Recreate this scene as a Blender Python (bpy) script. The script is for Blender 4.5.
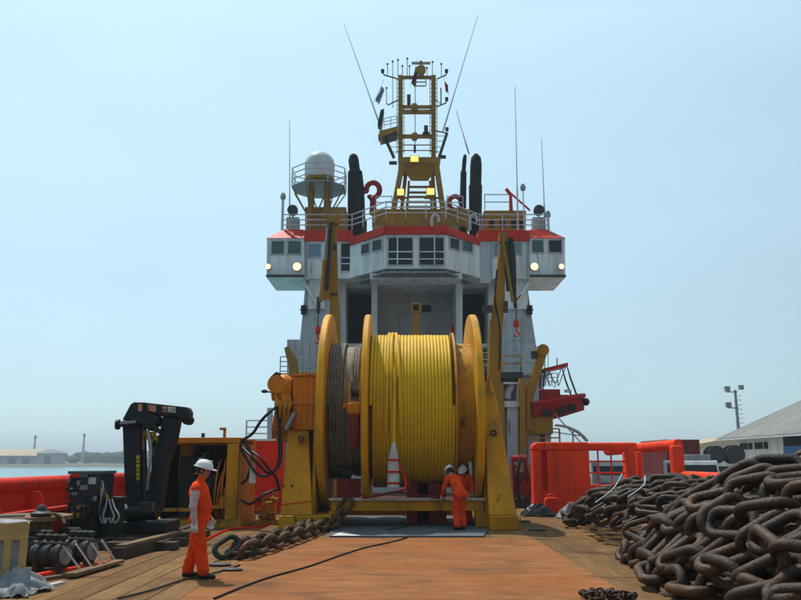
import bpy, bmesh, math, random
from mathutils import Vector, Matrix, Quaternion
import mathutils.noise as mnoise
random.seed(7)
for o in list(bpy.data.objects): bpy.data.objects.remove(o, do_unlink=True)
S = bpy.context.scene
COL = S.collection
# ------------------------------------------------------------------ camera
CAM_H = 1.78; FPX = 790.0
PITCH = math.atan(160.5/FPX)
cam = bpy.data.cameras.new('camera'); camo = bpy.data.objects.new('camera', cam); COL.objects.link(camo)
camo.location = (0, 0, CAM_H); camo.rotation_euler = (math.pi/2+PITCH, 0, 0)
cam.sensor_fit = 'HORIZONTAL'; cam.sensor_width = 36.0; cam.lens = 36.0*FPX/801.0
cam.clip_start = 0.1; cam.clip_end = 9000
S.camera = camo
# ------------------------------------------------------------------ sky, sun, exposure
SUN_EL = math.radians(62); SUN_AZ = math.radians(-36)      # azimuth measured from +Y towards +X
W = bpy.data.worlds.new('World'); S.world = W; W.use_nodes = True
wn = W.node_tree.nodes; wl = W.node_tree.links
bg = wn['Background']
sky = wn.new('ShaderNodeTexSky'); sky.sky_type = 'NISHITA'; sky.sun_disc = False
sky.sun_elevation = SUN_EL; sky.sun_rotation = SUN_AZ
sky.altitude = 0; sky.air_density = 1.0; sky.dust_density = 0.5; sky.ozone_density = 1.0
hz = wn.new('ShaderNodeMix'); hz.data_type = 'RGBA'; hz.inputs[0].default_value = 0.72      # thin bright tropical overcast, the same all round
hz.inputs[7].default_value = (5.3, 7.7, 8.6, 1)
wtc = wn.new('ShaderNodeTexCoord'); wmp = wn.new('ShaderNodeMapping'); wmp.inputs['Scale'].default_value = (1,1,3.5)
wno = wn.new('ShaderNodeTexNoise'); wno.inputs['Scale'].default_value = 2.2; wno.inputs['Detail'].default_value = 5
wrm = wn.new('ShaderNodeMapRange'); wrm.inputs[1].default_value = .35; wrm.inputs[2].default_value = .7; wrm.inputs[3].default_value = .97; wrm.inputs[4].default_value = 1.05
wdt = wn.new('ShaderNodeVectorMath'); wdt.operation = 'DOT_PRODUCT'          # thin haze scatters more light towards the sun
wdt.inputs[1].default_value = (math.sin(SUN_AZ)*math.cos(SUN_EL), math.cos(SUN_AZ)*math.cos(SUN_EL), math.sin(SUN_EL))
wr2 = wn.new('ShaderNodeMapRange'); wr2.inputs[1].default_value = 0.0; wr2.inputs[2].default_value = 1.0; wr2.inputs[3].default_value = .40; wr2.inputs[4].default_value = 1.03
wml = wn.new('ShaderNodeMath'); wml.operation = 'MULTIPLY'
wvm = wn.new('ShaderNodeVectorMath'); wvm.operation = 'SCALE'; wvm.inputs[0].default_value = (6.4, 9.15, 10.3)
wl.new(wtc.outputs['Generated'], wdt.inputs[0]); wl.new(wdt.outputs['Value'], wr2.inputs[0]); wl.new(wr2.outputs[0], wml.inputs[0]); wl.new(wrm.outputs[0], wml.inputs[1])
wl.new(wtc.outputs['Generated'], wmp.inputs[0]); wl.new(wmp.outputs[0], wno.inputs['Vector']); wl.new(wno.outputs['Fac'], wrm.inputs[0]); wl.new(wml.outputs[0], wvm.inputs['Scale']); wl.new(wvm.outputs[0], hz.inputs[7])
wl.new(sky.outputs['Color'], hz.inputs[6]); wl.new(hz.outputs[2], bg.inputs['Color']); bg.inputs['Strength'].default_value = 0.13
sd = bpy.data.lights.new('sun', 'SUN'); so = bpy.data.objects.new('sun', sd); COL.objects.link(so)
sd.energy = 4.6; sd.angle = math.radians(0.7); sd.color = (1.0, 0.95, 0.87)
sdir = Vector((math.sin(SUN_AZ)*math.cos(SUN_EL), math.cos(SUN_AZ)*math.cos(SUN_EL), math.sin(SUN_EL)))
so.rotation_euler = sdir.to_track_quat('Z', 'Y').to_euler(); so.location = (0, 0, 60)
S.view_settings.view_transform = 'Standard'; S.view_settings.look = 'None'
S.view_settings.exposure = 0.0; S.view_settings.gamma = 1.0
S.view_settings.use_curve_mapping = False
# ------------------------------------------------------------------ helpers
SP, CP = math.sin(PITCH), math.cos(PITCH)
def at(px, py, d):
    """world point at distance d (along Y) seen at photograph pixel px, py"""
    u = (px-400.5)/FPX; v = (300.0-py)/FPX
    t = d/(CP-v*SP)
    return Vector((u*t, d, CAM_H+(SP+v*CP)*t))
def atz(px, py, z=0.0):
    u = (px-400.5)/FPX; v = (300.0-py)/FPX
    t = (z-CAM_H)/(SP+v*CP)
    return Vector((u*t, (CP-v*SP)*t, z))
V = Vector
Z = V((0, 0, 1))
class MB:
    def __init__(s): s.v = []; s.f = []
    def add(s, vs, fs):
        b = len(s.v); s.v += [tuple(v) for v in vs]; s.f += [tuple(b+i for i in f) for f in fs]; return s
    def hexa(s, p):   # bottom 4 then top 4
        return s.add(p, [(3,2,1,0),(4,5,6,7),(0,1,5,4),(1,2,6,5),(2,3,7,6),(3,0,4,7)])
    def box(s, c, sz, R=None):
        c = V(c); h = V(sz)*.5
        p = [V((x*h.x, y*h.y, z*h.z)) for z in (-1,1) for (x,y) in ((-1,-1),(1,-1),(1,1),(-1,1))]
        if R is not None: p = [R @ q for q in p]
        return s.hexa([q+c for q in p])
    def mm(s, a, b):   # box by min / max corner
        a = V(a); b = V(b); return s.box((a+b)/2, b-a)
    def bar(s, p0, p1, w, h=None, up=Z):
        p0 = V(p0); p1 = V(p1); h = h or w
        d = (p1-p0).normalized(); u = V(up)
        if abs(d.dot(u)) > .97: u = V((0,1,0))
        a = d.cross(u).normalized(); b = a.cross(d)
        q = [a*(-w/2)+b*(-h/2), a*(w/2)+b*(-h/2), a*(w/2)+b*(h/2), a*(-w/2)+b*(h/2)]
        return s.hexa([p0+i for i in q]+[p1+i for i in q])
    def tube(s, pts, r, n=8, closed=False, cap=True):
        pts = [V(p) for p in pts]; m = len(pts)
        rs = r if isinstance(r, (list, tuple)) else [r]*m
        vs = []; a = None
        for i, p in enumerate(pts):
            if closed: d = pts[(i+1) % m]-pts[i-1]
            else: d = pts[min(i+1, m-1)]-pts[max(i-1, 0)]
            if d.length < 1e-9: d = V((0,0,1))
            d.normalize()
            if a is None:
                a = d.cross(Z) if abs(d.z) < .95 else d.cross(V((0,1,0)))
            a = (a-d*a.dot(d)); a.normalize(); b = d.cross(a)
            for k in range(n):
                t = 2*math.pi*k/n
                vs.append(p+(a*math.cos(t)+b*math.sin(t))*rs[i])
        fs = []
        for i in range(m if closed else m-1):
            j = (i+1) % m
            for k in range(n):
                l = (k+1) % n
                fs.append((i*n+k, i*n+l, j*n+l, j*n+k))
        if cap and not closed:
            fs.append(tuple(range(n))[::-1]); fs.append(tuple((m-1)*n+k for k in range(n)))
        return s.add(vs, fs)
    def cyl(s, p0, p1, r0, r1=None, n=16):
        return s.tube([p0, p1], [r0, r0 if r1 is None else r1], n)
    def prism(s, poly, vec):
        poly = [V(p) for p in poly]; vec = V(vec); n = len(poly)
        return s.add(poly+[p+vec for p in poly],
            [tuple(range(n))[::-1], tuple(range(n, 2*n))]+[(i, (i+1) % n, n+(i+1) % n, n+i) for i in range(n)])
    def loft(s, A, B):
        n = len(A)
        return s.add([V(p) for p in A]+[V(p) for p in B],
            [tuple(range(n))[::-1], tuple(range(n, 2*n))]+[(i, (i+1) % n, n+(i+1) % n, n+i) for i in range(n)])
    def slab(s, poly, d0, d1):
        """outline given in photograph pixels at distance d0, run straight back to d1"""
        P = [at(x, y, d0) for x, y in poly]
        return s.prism(P, (0, d1-d0, 0))
    def rect(s, x0, y0, x1, y1, d0, d1):
        return s.slab([(x0,y0),(x1,y0),(x1,y1),(x0,y1)], d0, d1)
    def lathe(s, c, axis, prof, n=24):
        c = V(c); ax = V(axis).normalized()
        a = ax.cross(Z) if abs(ax.z) < .95 else V((1,0,0)); a.normalize(); b = ax.cross(a)
        vs = []; m = len(prof)
        for t, r in prof:
            for k in range(n):
                w = 2*math.pi*k/n
                vs.append(c+ax*t+(a*math.cos(w)+b*math.sin(w))*max(r, 1e-4))
        fs = [(i*n+k, i*n+(k+1) % n, (i+1)*n+(k+1) % n, (i+1)*n+k) for i in range(m-1) for k in range(n)]
        fs.append(tuple(range(n))[::-1]); fs.append(tuple((m-1)*n+k for k in range(n)))
        return s.add(vs, fs)
    def ball(s, c, r, n=12, sz=(1,1,1)):
        c = V(c); m = n//2
        prof = []
        vs = []
        for i in range(m+1):
            th = math.pi*i/m
            for k in range(n):
                w = 2*math.pi*k/n
                vs.append(c+V((r*sz[0]*math.sin(th)*math.cos(w), r*sz[1]*math.sin(th)*math.sin(w), -r*sz[2]*math.cos(th))))
        return s.add(vs, [(i*n+k, i*n+(k+1) % n, (i+1)*n+(k+1) % n, (i+1)*n+k) for i in range(m) for k in range(n)])
    def mesh(s, name, mat=None, org=V((0,0,0))):
        me = bpy.data.meshes.new(name)
        me.from_pydata([tuple(V(v)-org) for v in s.v], [], s.f)
        bm = bmesh.new(); bm.from_mesh(me)
        bmesh.ops.remove_doubles(bm, verts=bm.verts, dist=1e-5)
        bmesh.ops.recalc_face_normals(bm, faces=bm.faces)
        bm.to_mesh(me); bm.free()
        me.polygons.foreach_set('use_smooth', [True]*len(me.polygons))
        me.set_sharp_from_angle(angle=math.radians(38))
        if mat: me.materials.append(mat)
        return me
    def build(s, name, mat, parent=None, label=None, bevel=0):
        org = V((0,0,0)); p = parent
        while p is not None: org = org+V(p.location); p = p.parent
        if parent is None:
            zs = min(v[2] for v in s.v)
            xs = [v[0] for v in s.v]; ys = [v[1] for v in s.v]
            loc = V(((min(xs)+max(xs))/2, (min(ys)+max(ys))/2, zs)); org = loc
        else: loc = V((0,0,0))
        o = bpy.data.objects.new(name, s.mesh(name, mat, org)); COL.objects.link(o)
        o.location = loc; o.parent = parent
        if label: o['label'] = label
        if bevel:
            m = o.modifiers.new('bevel', 'BEVEL'); m.width = bevel; m.segments = 2; m.limit_method = 'ANGLE'; m.angle_limit = .6
        return o
def tag(o, label, cat, group=None):
    o['label'] = label; o['category'] = cat
    if group: o['group'] = group
    return o
def struct(o): o['kind'] = 'structure'; return o
def thing(name, label, cat, loc=(0,0,0), group=None):
    o = bpy.data.objects.new(name, None); COL.objects.link(o); o.location = loc
    o.empty_display_size = .2
    return tag(o, label, cat, group)
def copy_tree(o, parent=None):
    c = o.copy(); COL.objects.link(c); c.parent = parent
    for ch in list(o.children): copy_tree(ch, c)
    return c
def smoothpath(pts, k=6):
    P = [V(p) for p in pts]; out = []
    for i in range(len(P)-1):
        a = P[max(i-1,0)]; b = P[i]; c = P[i+1]; d = P[min(i+2,len(P)-1)]
        for j in range(k):
            t = j/k
            out.append(.5*((2*b)+(c-a)*t+(2*a-5*b+4*c-d)*t*t+(3*b-a-3*c+d)*t**3))
    out.append(P[-1]); return out
def ngon(c, u, w, r, n, ph=0):
    return [V(c)+V(u)*(r*math.cos(2*math.pi*i/n+ph))+V(w)*(r*math.sin(2*math.pi*i/n+ph)) for i in range(n)]
def railing(mb, path, h=1.0, n=3, step=1.5, r=.025):
    for a, b in zip(path[:-1], path[1:]):
        a = V(a); b = V(b)
        for k in range(1, n+1):
            z = Z*(h*k/n); mb.bar(a+z, b+z, r*2)
        m = max(1, round((b-a).length/step))
        for i in range(m+1):
            p = a+(b-a)*(i/m); mb.bar(p, p+Z*h, r*2.2)
# ------------------------------------------------------------------ materials
def nd(t, kind, **kw):
    n = t.nodes.new(kind)
    for k, v in kw.items():
        if k in n.inputs: n.inputs[k].default_value = v
        else: setattr(n, k, v)
    return n
def mat(name, col, rough=.55, metal=0.0, dirt=(.1,.07,.05), amt=.35, scale=3.0, streak=1.0, rust=0.0, rustcol=(.16,.06,.025), bump=.02, spec=.14, coat=0, rand=0, bscale=40, var=.12, thr=.52):
    lu = sum(col)/3; col = tuple(max(.003, (lu+(c-lu)*1.22)*.82) for c in col); dirt = tuple(c*.62 for c in dirt); rustcol = tuple(c*.8 for c in rustcol)
    m = bpy.data.materials.new(name); m.use_nodes = True; t = m.node_tree; L = t.links
    b = t.nodes['Principled BSDF']
    tc = nd(t, 'ShaderNodeTexCoord')
    mp = nd(t, 'ShaderNodeMapping'); mp.inputs['Scale'].default_value = (1,1,1.0/streak)
    L.new(tc.outputs['Object'], mp.inputs[0])
    n1 = nd(t, 'ShaderNodeTexNoise', Scale=scale, Detail=8.0, Roughness=.65); L.new(mp.outputs[0], n1.inputs['Vector'])
    r1 = nd(t, 'ShaderNodeMapRange'); r1.inputs[1].default_value = thr-.07; r1.inputs[2].default_value = thr+.23; r1.inputs[3].default_value = 0; r1.inputs[4].default_value = amt
    L.new(n1.outputs['Fac'], r1.inputs[0])
    n2 = nd(t, 'ShaderNodeTexNoise', Scale=scale*.33, Detail=3.0); L.new(tc.outputs['Object'], n2.inputs['Vector'])
    r2 = nd(t, 'ShaderNodeMapRange'); r2.inputs[1].default_value = .3; r2.inputs[2].default_value = .7; r2.inputs[3].default_value = 1-var; r2.inputs[4].default_value = 1+var
    L.new(n2.outputs['Fac'], r2.inputs[0])
    hs = nd(t, 'ShaderNodeHueSaturation'); hs.inputs['Color'].default_value = (*col, 1); L.new(r2.outputs[0], hs.inputs['Value'])
    mx = nd(t, 'ShaderNodeMix', data_type='RGBA'); L.new(r1.outputs[0], mx.inputs[0]); L.new(hs.outputs[0], mx.inputs[6]); mx.inputs[7].default_value = (*dirt, 1)
    out = mx.outputs[2]
    if rust > 0:
        n3 = nd(t, 'ShaderNodeTexNoise', Scale=scale*1.7, Detail=10.0, Roughness=.7); L.new(mp.outputs[0], n3.inputs['Vector'])
        r3 = nd(t, 'ShaderNodeMapRange'); r3.inputs[1].default_value = .66-rust*.25; r3.inputs[2].default_value = .72-rust*.2; L.new(n3.outputs['Fac'], r3.inputs[0])
        m2 = nd(t, 'ShaderNodeMix', data_type='RGBA'); L.new(r3.outputs[0], m2.inputs[0]); L.new(out, m2.inputs[6]); m2.inputs[7].default_value = (*rustcol, 1)
        out = m2.outputs[2]
    if rand:
        oi = nd(t, 'ShaderNodeObjectInfo'); rv = nd(t, 'ShaderNodeMapRange'); rv.inputs[3].default_value = 1-rand; rv.inputs[4].default_value = 1+rand; L.new(oi.outputs['Random'], rv.inputs[0])
        h2 = nd(t, 'ShaderNodeHueSaturation'); L.new(out, h2.inputs['Color']); L.new(rv.outputs[0], h2.inputs['Value']); out = h2.outputs[0]
    L.new(out, b.inputs['Base Color'])
    rr = nd(t, 'ShaderNodeMapRange'); rr.inputs[3].default_value = max(.05, rough-.12); rr.inputs[4].default_value = min(1, rough+.15); L.new(n1.outputs['Fac'], rr.inputs[0]); L.new(rr.outputs[0], b.inputs['Roughness'])
    b.inputs['Metallic'].default_value = metal; b.inputs['Specular IOR Level'].default_value = spec
    b.inputs['Coat Weight'].default_value = coat
    if bump:
        n4 = nd(t, 'ShaderNodeTexNoise', Scale=bscale, Detail=6.0); L.new(tc.outputs['Object'], n4.inputs['Vector'])
        bp = nd(t, 'ShaderNodeBump', Strength=.6, Distance=bump); L.new(n4.outputs['Fac'], bp.inputs['Height']); L.new(bp.outputs[0], b.inputs['Normal'])
    return m
def emat(name, col, strength):
    m = bpy.data.materials.new(name); m.use_nodes = True; t = m.node_tree
    b = t.nodes['Principled BSDF']; b.inputs['Base Color'].default_value = (*col, 1)
    b.inputs['Emission Color'].default_value = (*col, 1); b.inputs['Emission Strength'].default_value = strength
    return m
M = {}
M['white'] = mat('white_paint', (.8,.8,.81), .45, dirt=(.25,.18,.12), amt=.6, scale=1.3, streak=8, rust=.2, rustcol=(.26,.14,.08), bump=.004)
M['wall'] = mat('grey_white_paint', (.50,.51,.54), .5, dirt=(.22,.16,.11), amt=.6, scale=1.2, streak=7, rust=.22, rustcol=(.24,.13,.075), bump=.006)
M['recess'] = mat('recess_paint', (.46,.45,.43), .7, dirt=(.2,.17,.14), amt=.5, scale=.9, streak=4, bump=.006)
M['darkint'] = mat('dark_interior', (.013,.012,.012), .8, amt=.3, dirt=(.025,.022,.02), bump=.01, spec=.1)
M['red'] = mat('red_paint', (.55,.055,.018), .45, dirt=(.12,.03,.02), amt=.45, scale=2, streak=3, bump=.006)
M['redrail'] = mat('red_bulwark', (.68,.068,.014), .55, dirt=(.16,.02,.012), amt=.6, scale=1.6, streak=2, rust=.1, bump=.008)
M['orange'] = mat('orange_paint', (.85,.105,.018), .5, dirt=(.3,.05,.02), amt=.7, scale=1.7, streak=4, rust=.2, rustcol=(.2,.05,.02), bump=.01)
M['yellow'] = mat('yellow_paint', (.6,.28,.02), .45, dirt=(.2,.11,.03), amt=.7, scale=1.8, streak=4, rust=.27, bump=.008)
M['flange'] = mat('flange_yellow', (.72,.36,.035), .45, dirt=(.28,.14,.03), amt=.6, scale=1.6, streak=3, rust=.24, bump=.008)
M['core'] = mat('worn_drum', (.52,.28,.06), .6, dirt=(.2,.1,.04), amt=.8, scale=2.2, streak=2, rust=.35, bump=.01)
M['amber'] = mat('amber_paint', (.6,.215,.012), .45, dirt=(.22,.08,.02), amt=.5, scale=2, streak=3, rust=.16, bump=.008)
M['crane'] = mat('crane_yellow', (.36,.185,.035), .5, dirt=(.14,.08,.03), amt=.7, scale=1.6, streak=4, rust=.22, bump=.008)
M['mast'] = mat('mast_yellow', (.29,.165,.04), .5, dirt=(.18,.12,.05), amt=.5, scale=1.5, streak=3, rust=.12, bump=.006)
M['black'] = mat('black_paint', (.011,.012,.014), .5, dirt=(.04,.033,.026), amt=.5, scale=3, bump=.006, spec=.22)
M['soot'] = mat('sooty_steel', (.009,.009,.009), .8, dirt=(.025,.022,.02), amt=.4, scale=2, streak=4, bump=.01, spec=.15)
M['dark'] = mat('dark_steel', (.05,.05,.052), .5, metal=.3, dirt=(.09,.06,.04), amt=.6, scale=4, rust=.2, bump=.01)
M['steel'] = mat('grey_steel', (.3,.31,.32), .4, metal=.5, dirt=(.12,.09,.07), amt=.5, scale=4, bump=.006)
M['plate'] = mat('grey_plate', (.10,.112,.125), .8, spec=.25, metal=.0, dirt=(.1,.09,.08), amt=.7, scale=1.1, rust=.06, bump=.006)
M['galv'] = mat('galvanised_rail', (.55,.56,.58), .5, dirt=(.2,.18,.15), amt=.4, scale=3, bump=0)
M['hose'] = mat('black_rubber', (.014,.014,.015), .5, amt=.3, dirt=(.05,.045,.04), scale=5, bump=.004)
M['wire'] = mat('grey_wire_rope', (.19,.175,.155), .65, metal=.0, dirt=(.05,.045,.04), amt=.6, scale=3, bump=.01, bscale=90)
M['rope'] = mat('yellow_rope', (.72,.45,.03), .5, dirt=(.4,.26,.04), amt=.4, scale=1.3, bump=.008, bscale=80, var=.08)
M['chain'] = mat('rusty_chain', (.06,.028,.012), .58, metal=0, dirt=(.02,.013,.009), amt=.8, scale=3.2, rust=.34, rustcol=(.13,.056,.025), bump=.022, bscale=34, thr=.44, var=.35, spec=.3, rand=.5)
M['chain2'] = mat('brown_chain', (.1,.058,.036), .6, metal=.2, dirt=(.06,.045,.035), amt=.8, scale=4, rust=.3, rustcol=(.22,.11,.06), bump=.012, bscale=40, var=.25, rand=.3)
M['green'] = mat('green_paint', (.032,.036,.024), .65, dirt=(.06,.045,.03), amt=.6, scale=4)
M['crate'] = mat('crate_wood', (.5,.34,.17), .8, dirt=(.25,.16,.08), amt=.5, scale=3, bump=.008)
M['oldwood'] = mat('old_timber', (.2,.135,.085), .85, dirt=(.08,.055,.04), amt=.7, scale=2.5, bump=.012)
M['darkwood'] = mat('tarred_timber', (.055,.042,.034), .8, dirt=(.13,.09,.06), amt=.5, scale=2, bump=.012)
M['glove'] = mat('white_glove', (.62,.6,.57), .8, dirt=(.3,.27,.24), amt=.4, scale=14, bump=.004)
M['helmet'] = mat('helmet_white', (.74,.74,.73), .3, dirt=(.4,.38,.35), amt=.3, scale=6, bump=0)
M['cover'] = mat('orange_coverall', (.8,.11,.022), .9, dirt=(.36,.04,.015), amt=.6, scale=5, bump=.05, bscale=11)
M['boat'] = mat('boat_red', (.4,.03,.02), .45, dirt=(.08,.02,.015), amt=.5, scale=3, bump=.006)
M['sleeve'] = mat('pale_sleeve', (.52,.40,.40), .85, dirt=(.35,.24,.24), amt=.4, scale=8, bump=.02, bscale=14)
M['skin'] = mat('skin', (.38,.19,.13), .55, amt=.2, dirt=(.25,.1,.07), scale=10, bump=.002)
M['hair'] = mat('dark_hair', (.03,.022,.018), .7, bump=.01)
M['boot'] = mat('black_boot', (.014,.013,.013), .4, amt=.4, dirt=(.06,.05,.04))
M['bag'] = mat('black_bag', (.02,.021,.024), .25, bump=.02, bscale=8)
M['plastic'] = mat('pale_plastic_film', (.42,.42,.44), .6, dirt=(.22,.2,.2), amt=.7, scale=6, bump=.03, bscale=9)
M['radome'] = mat('radome_white', (.56,.57,.58), .45, dirt=(.38,.38,.38), amt=.3, scale=1.5, streak=4, bump=0)
M['glass'] = mat('dark_glass', (.012,.014,.014), .12, amt=.1, bump=0, spec=.25)
M['monitor'] = mat('monitor_red', (.32,.02,.03), .5, dirt=(.08,.02,.02), amt=.5, scale=3, bump=.006)
M['glassb'] = mat('blue_glass', (.18,.27,.31), .08, amt=.2, dirt=(.1,.14,.16), bump=0, spec=.4)
M['glassg'] = mat('green_glass', (.06,.12,.1), .08, amt=.3, dirt=(.03,.06,.05), bump=0, spec=.25)
M['maroon'] = mat('container_maroon', (.2,.035,.03), .55, dirt=(.1,.03,.025), amt=.5, scale=1.2, streak=4, rust=.12)
M['cement'] = mat('render_wall', (.8,.79,.76), .85, dirt=(.3,.27,.23), amt=.5, scale=.8, streak=4)
M['roof'] = mat('sheet_roof', (.21,.205,.195), .7, dirt=(.12,.11,.1), amt=.5, scale=.5)
M['tanroof'] = mat('tan_sheet_roof', (.5,.42,.28), .7, dirt=(.35,.28,.2), amt=.4, scale=.05)
M['blue'] = mat('blue_door', (.05,.16,.34), .5, dirt=(.04,.08,.15), amt=.5, scale=1.2)
M['concrete'] = mat('quay_concrete', (.33,.315,.29), .9, dirt=(.15,.14,.12), amt=.6, scale=.4, bump=.01)
M['land'] = mat('shore_land', (.14,.13,.09), .95, dirt=(.22,.19,.14), amt=.6, scale=.03)
M['tree'] = mat('far_trees', (.04,.055,.03), .9, dirt=(.09,.1,.05), amt=.6, scale=.15, bump=0)
M['lamp'] = emat('lit_lamp_lens', (1.0,.74,.36), 1.7)
M['lampy'] = emat('lit_yellow_lamp', (1.0,.6,.14), 1.25)
M['flagw'] = mat('flag_white_blue', (.3,.36,.55), .8, bump=0)
M['flagr'] = mat('flag_maroon', (.16,.06,.08), .8, bump=0)
M['flagg'] = mat('flag_green_red', (.4,.05,.04), .8, bump=0)
M['hull'] = mat('hull_paint', (.12,.03,.025), .5, bump=.01)
M['tape'] = mat('white_print', (.7,.68,.64), .6, bump=0)
M['peach'] = mat('peach_print', (.55,.3,.2), .6, bump=0)
M['ochre'] = mat('ochre_print', (.55,.36,.04), .6, bump=0)
# timber of the deck and its worn orange middle
def deckmat(name, c1, c2, c3, plank):
    m = bpy.data.materials.new(name); m.use_nodes = True; t = m.node_tree; L = t.links; b = t.nodes['Principled BSDF']
    g = nd(t, 'ShaderNodeNewGeometry')
    oi = nd(t, 'ShaderNodeObjectInfo')
    mp = nd(t, 'ShaderNodeMapping'); mp.inputs['Scale'].default_value = (6,.5,1) if plank else (.55,1.6,1)
    L.new(g.outputs['Position'], mp.inputs[0])
    n1 = nd(t, 'ShaderNodeTexNoise', Scale=1.6, Detail=9.0, Roughness=.7); L.new(mp.outputs[0], n1.inputs['Vector'])
    n2 = nd(t, 'ShaderNodeTexNoise', Scale=.45, Detail=6.0, Roughness=.6); L.new(g.outputs['Position'], n2.inputs['Vector'])
    n3 = nd(t, 'ShaderNodeTexNoise', Scale=5.0, Detail=8.0, Roughness=.75); L.new(g.outputs['Position'], n3.inputs['Vector'])
    r1 = nd(t, 'ShaderNodeValToRGB'); r1.color_ramp.elements[0].position = .36; r1.color_ramp.elements[1].position = .64
    r1.color_ramp.elements[0].color = (*c1, 1); r1.color_ramp.elements[1].color = (*c2, 1); L.new(n1.outputs['Fac'], r1.inputs[0])
    r2 = nd(t, 'ShaderNodeMapRange'); r2.inputs[1].default_value = .46; r2.inputs[2].default_value = .68; r2.inputs[4].default_value = .75; L.new(n2.outputs['Fac'], r2.inputs[0])
    mx = nd(t, 'ShaderNodeMix', data_type='RGBA'); L.new(r2.outputs[0], mx.inputs[0]); L.new(r1.outputs[0], mx.inputs[6]); mx.inputs[7].default_value = (*c3, 1)
    r3 = nd(t, 'ShaderNodeMapRange'); r3.inputs[1].default_value = .55; r3.inputs[2].default_value = .72; r3.inputs[4].default_value = .55; L.new(n3.outputs['Fac'], r3.inputs[0])
    m2 = nd(t, 'ShaderNodeMix', data_type='RGBA'); L.new(r3.outputs[0], m2.inputs[0]); L.new(mx.outputs[2], m2.inputs[6]); m2.inputs[7].default_value = (.12,.07,.045, 1)
    n5 = nd(t, 'ShaderNodeTexNoise', Scale=.9, Detail=12.0, Roughness=.72, Distortion=.6); m5 = nd(t, 'ShaderNodeMapping'); m5.inputs['Location'].default_value = (7,3,0); m5.inputs['Scale'].default_value = (.7,1.1,1); L.new(g.outputs['Position'], m5.inputs[0]); L.new(m5.outputs[0], n5.inputs['Vector'])
    r5 = nd(t, 'ShaderNodeMapRange'); r5.inputs[1].default_value = .5; r5.inputs[2].default_value = .68; r5.inputs[4].default_value = .72; L.new(n5.outputs['Fac'], r5.inputs[0])
    m6 = nd(t, 'ShaderNodeMix', data_type='RGBA'); L.new(r5.outputs[0], m6.inputs[0]); L.new(m2.outputs[2], m6.inputs[6]); m6.inputs[7].default_value = (.055,.032,.022, 1)
    n7 = nd(t, 'ShaderNodeTexNoise', Scale=2.2, Detail=6.0, Roughness=.6); m7 = nd(t, 'ShaderNodeMapping'); m7.inputs['Scale'].default_value = (.25,7,1); m7.inputs['Rotation'].default_value = (0,0,.12); L.new(g.outputs['Position'], m7.inputs[0]); L.new(m7.outputs[0], n7.inputs['Vector'])
    r7 = nd(t, 'ShaderNodeMapRange'); r7.inputs[1].default_value = .62; r7.inputs[2].default_value = .68; r7.inputs[4].default_value = .4; L.new(n7.outputs['Fac'], r7.inputs[0])
    m8 = nd(t, 'ShaderNodeMix', data_type='RGBA'); L.new(r7.outputs[0], m8.inputs[0]); L.new(m6.outputs[2], m8.inputs[6]); m8.inputs[7].default_value = (.36,.2,.11, 1)
    hs = nd(t, 'ShaderNodeHueSaturation'); L.new(m8.outputs[2], hs.inputs['Color'])
    rv = nd(t, 'ShaderNodeMapRange'); rv.inputs[3].default_value = .72 if plank else 1; rv.inputs[4].default_value = 1.2 if plank else 1; L.new(oi.outputs['Random'], rv.inputs[0]); L.new(rv.outputs[0], hs.inputs['Value'])
    L.new(hs.outputs[0], b.inputs['Base Color']); b.inputs['Roughness'].default_value = .85
    b.inputs['Specular IOR Level'].default_value = .1
    bp = nd(t, 'ShaderNodeBump', Strength=.5, Distance=.012); L.new(n3.outputs['Fac'], bp.inputs['Height']); L.new(bp.outputs[0], b.inputs['Normal'])
    return m
M['plank'] = deckmat('deck_plank', (.115,.06,.022), (.2,.108,.04), (.155,.076,.026), True)
M['deckmid'] = deckmat('worn_deck_paint', (.175,.066,.02), (.275,.106,.034), (.22,.066,.013), False)
def watermat():
    m = bpy.data.materials.new('harbour_water'); m.use_nodes = True; t = m.node_tree; L = t.links; b = t.nodes['Principled BSDF']
    b.inputs['Base Color'].default_value = (.05,.2,.22,1); b.inputs['Roughness'].default_value = .18
    g = nd(t, 'ShaderNodeNewGeometry'); n = nd(t, 'ShaderNodeTexNoise', Scale=.5, Detail=6.0); L.new(g.outputs['Position'], n.inputs['Vector'])
    bp = nd(t, 'ShaderNodeBump', Strength=.7, Distance=.25); L.new(n.outputs['Fac'], bp.inputs['Height']); L.new(bp.outputs[0], b.inputs['Normal'])
    return m
M['water'] = watermat()
pb = M['plastic'].node_tree.nodes['Principled BSDF']; pb.inputs['Transmission Weight'].default_value = .45
# ================================================================== SETTING
WZ = -3.0; QZ = -0.3
def sheet(name, x0, y0, x1, y1, z, m):
    o = MB().add([(x0,y0,z),(x1,y0,z),(x1,y1,z),(x0,y1,z)], [(0,1,2,3)]).build(name, m); return struct(o)
sheet('water', -4000, -300, 4000, 4000, WZ, M['water'])
struct(MB().mm((11.2,-60,WZ-2), (400,420,QZ)).build('quay', M['concrete']))
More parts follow.
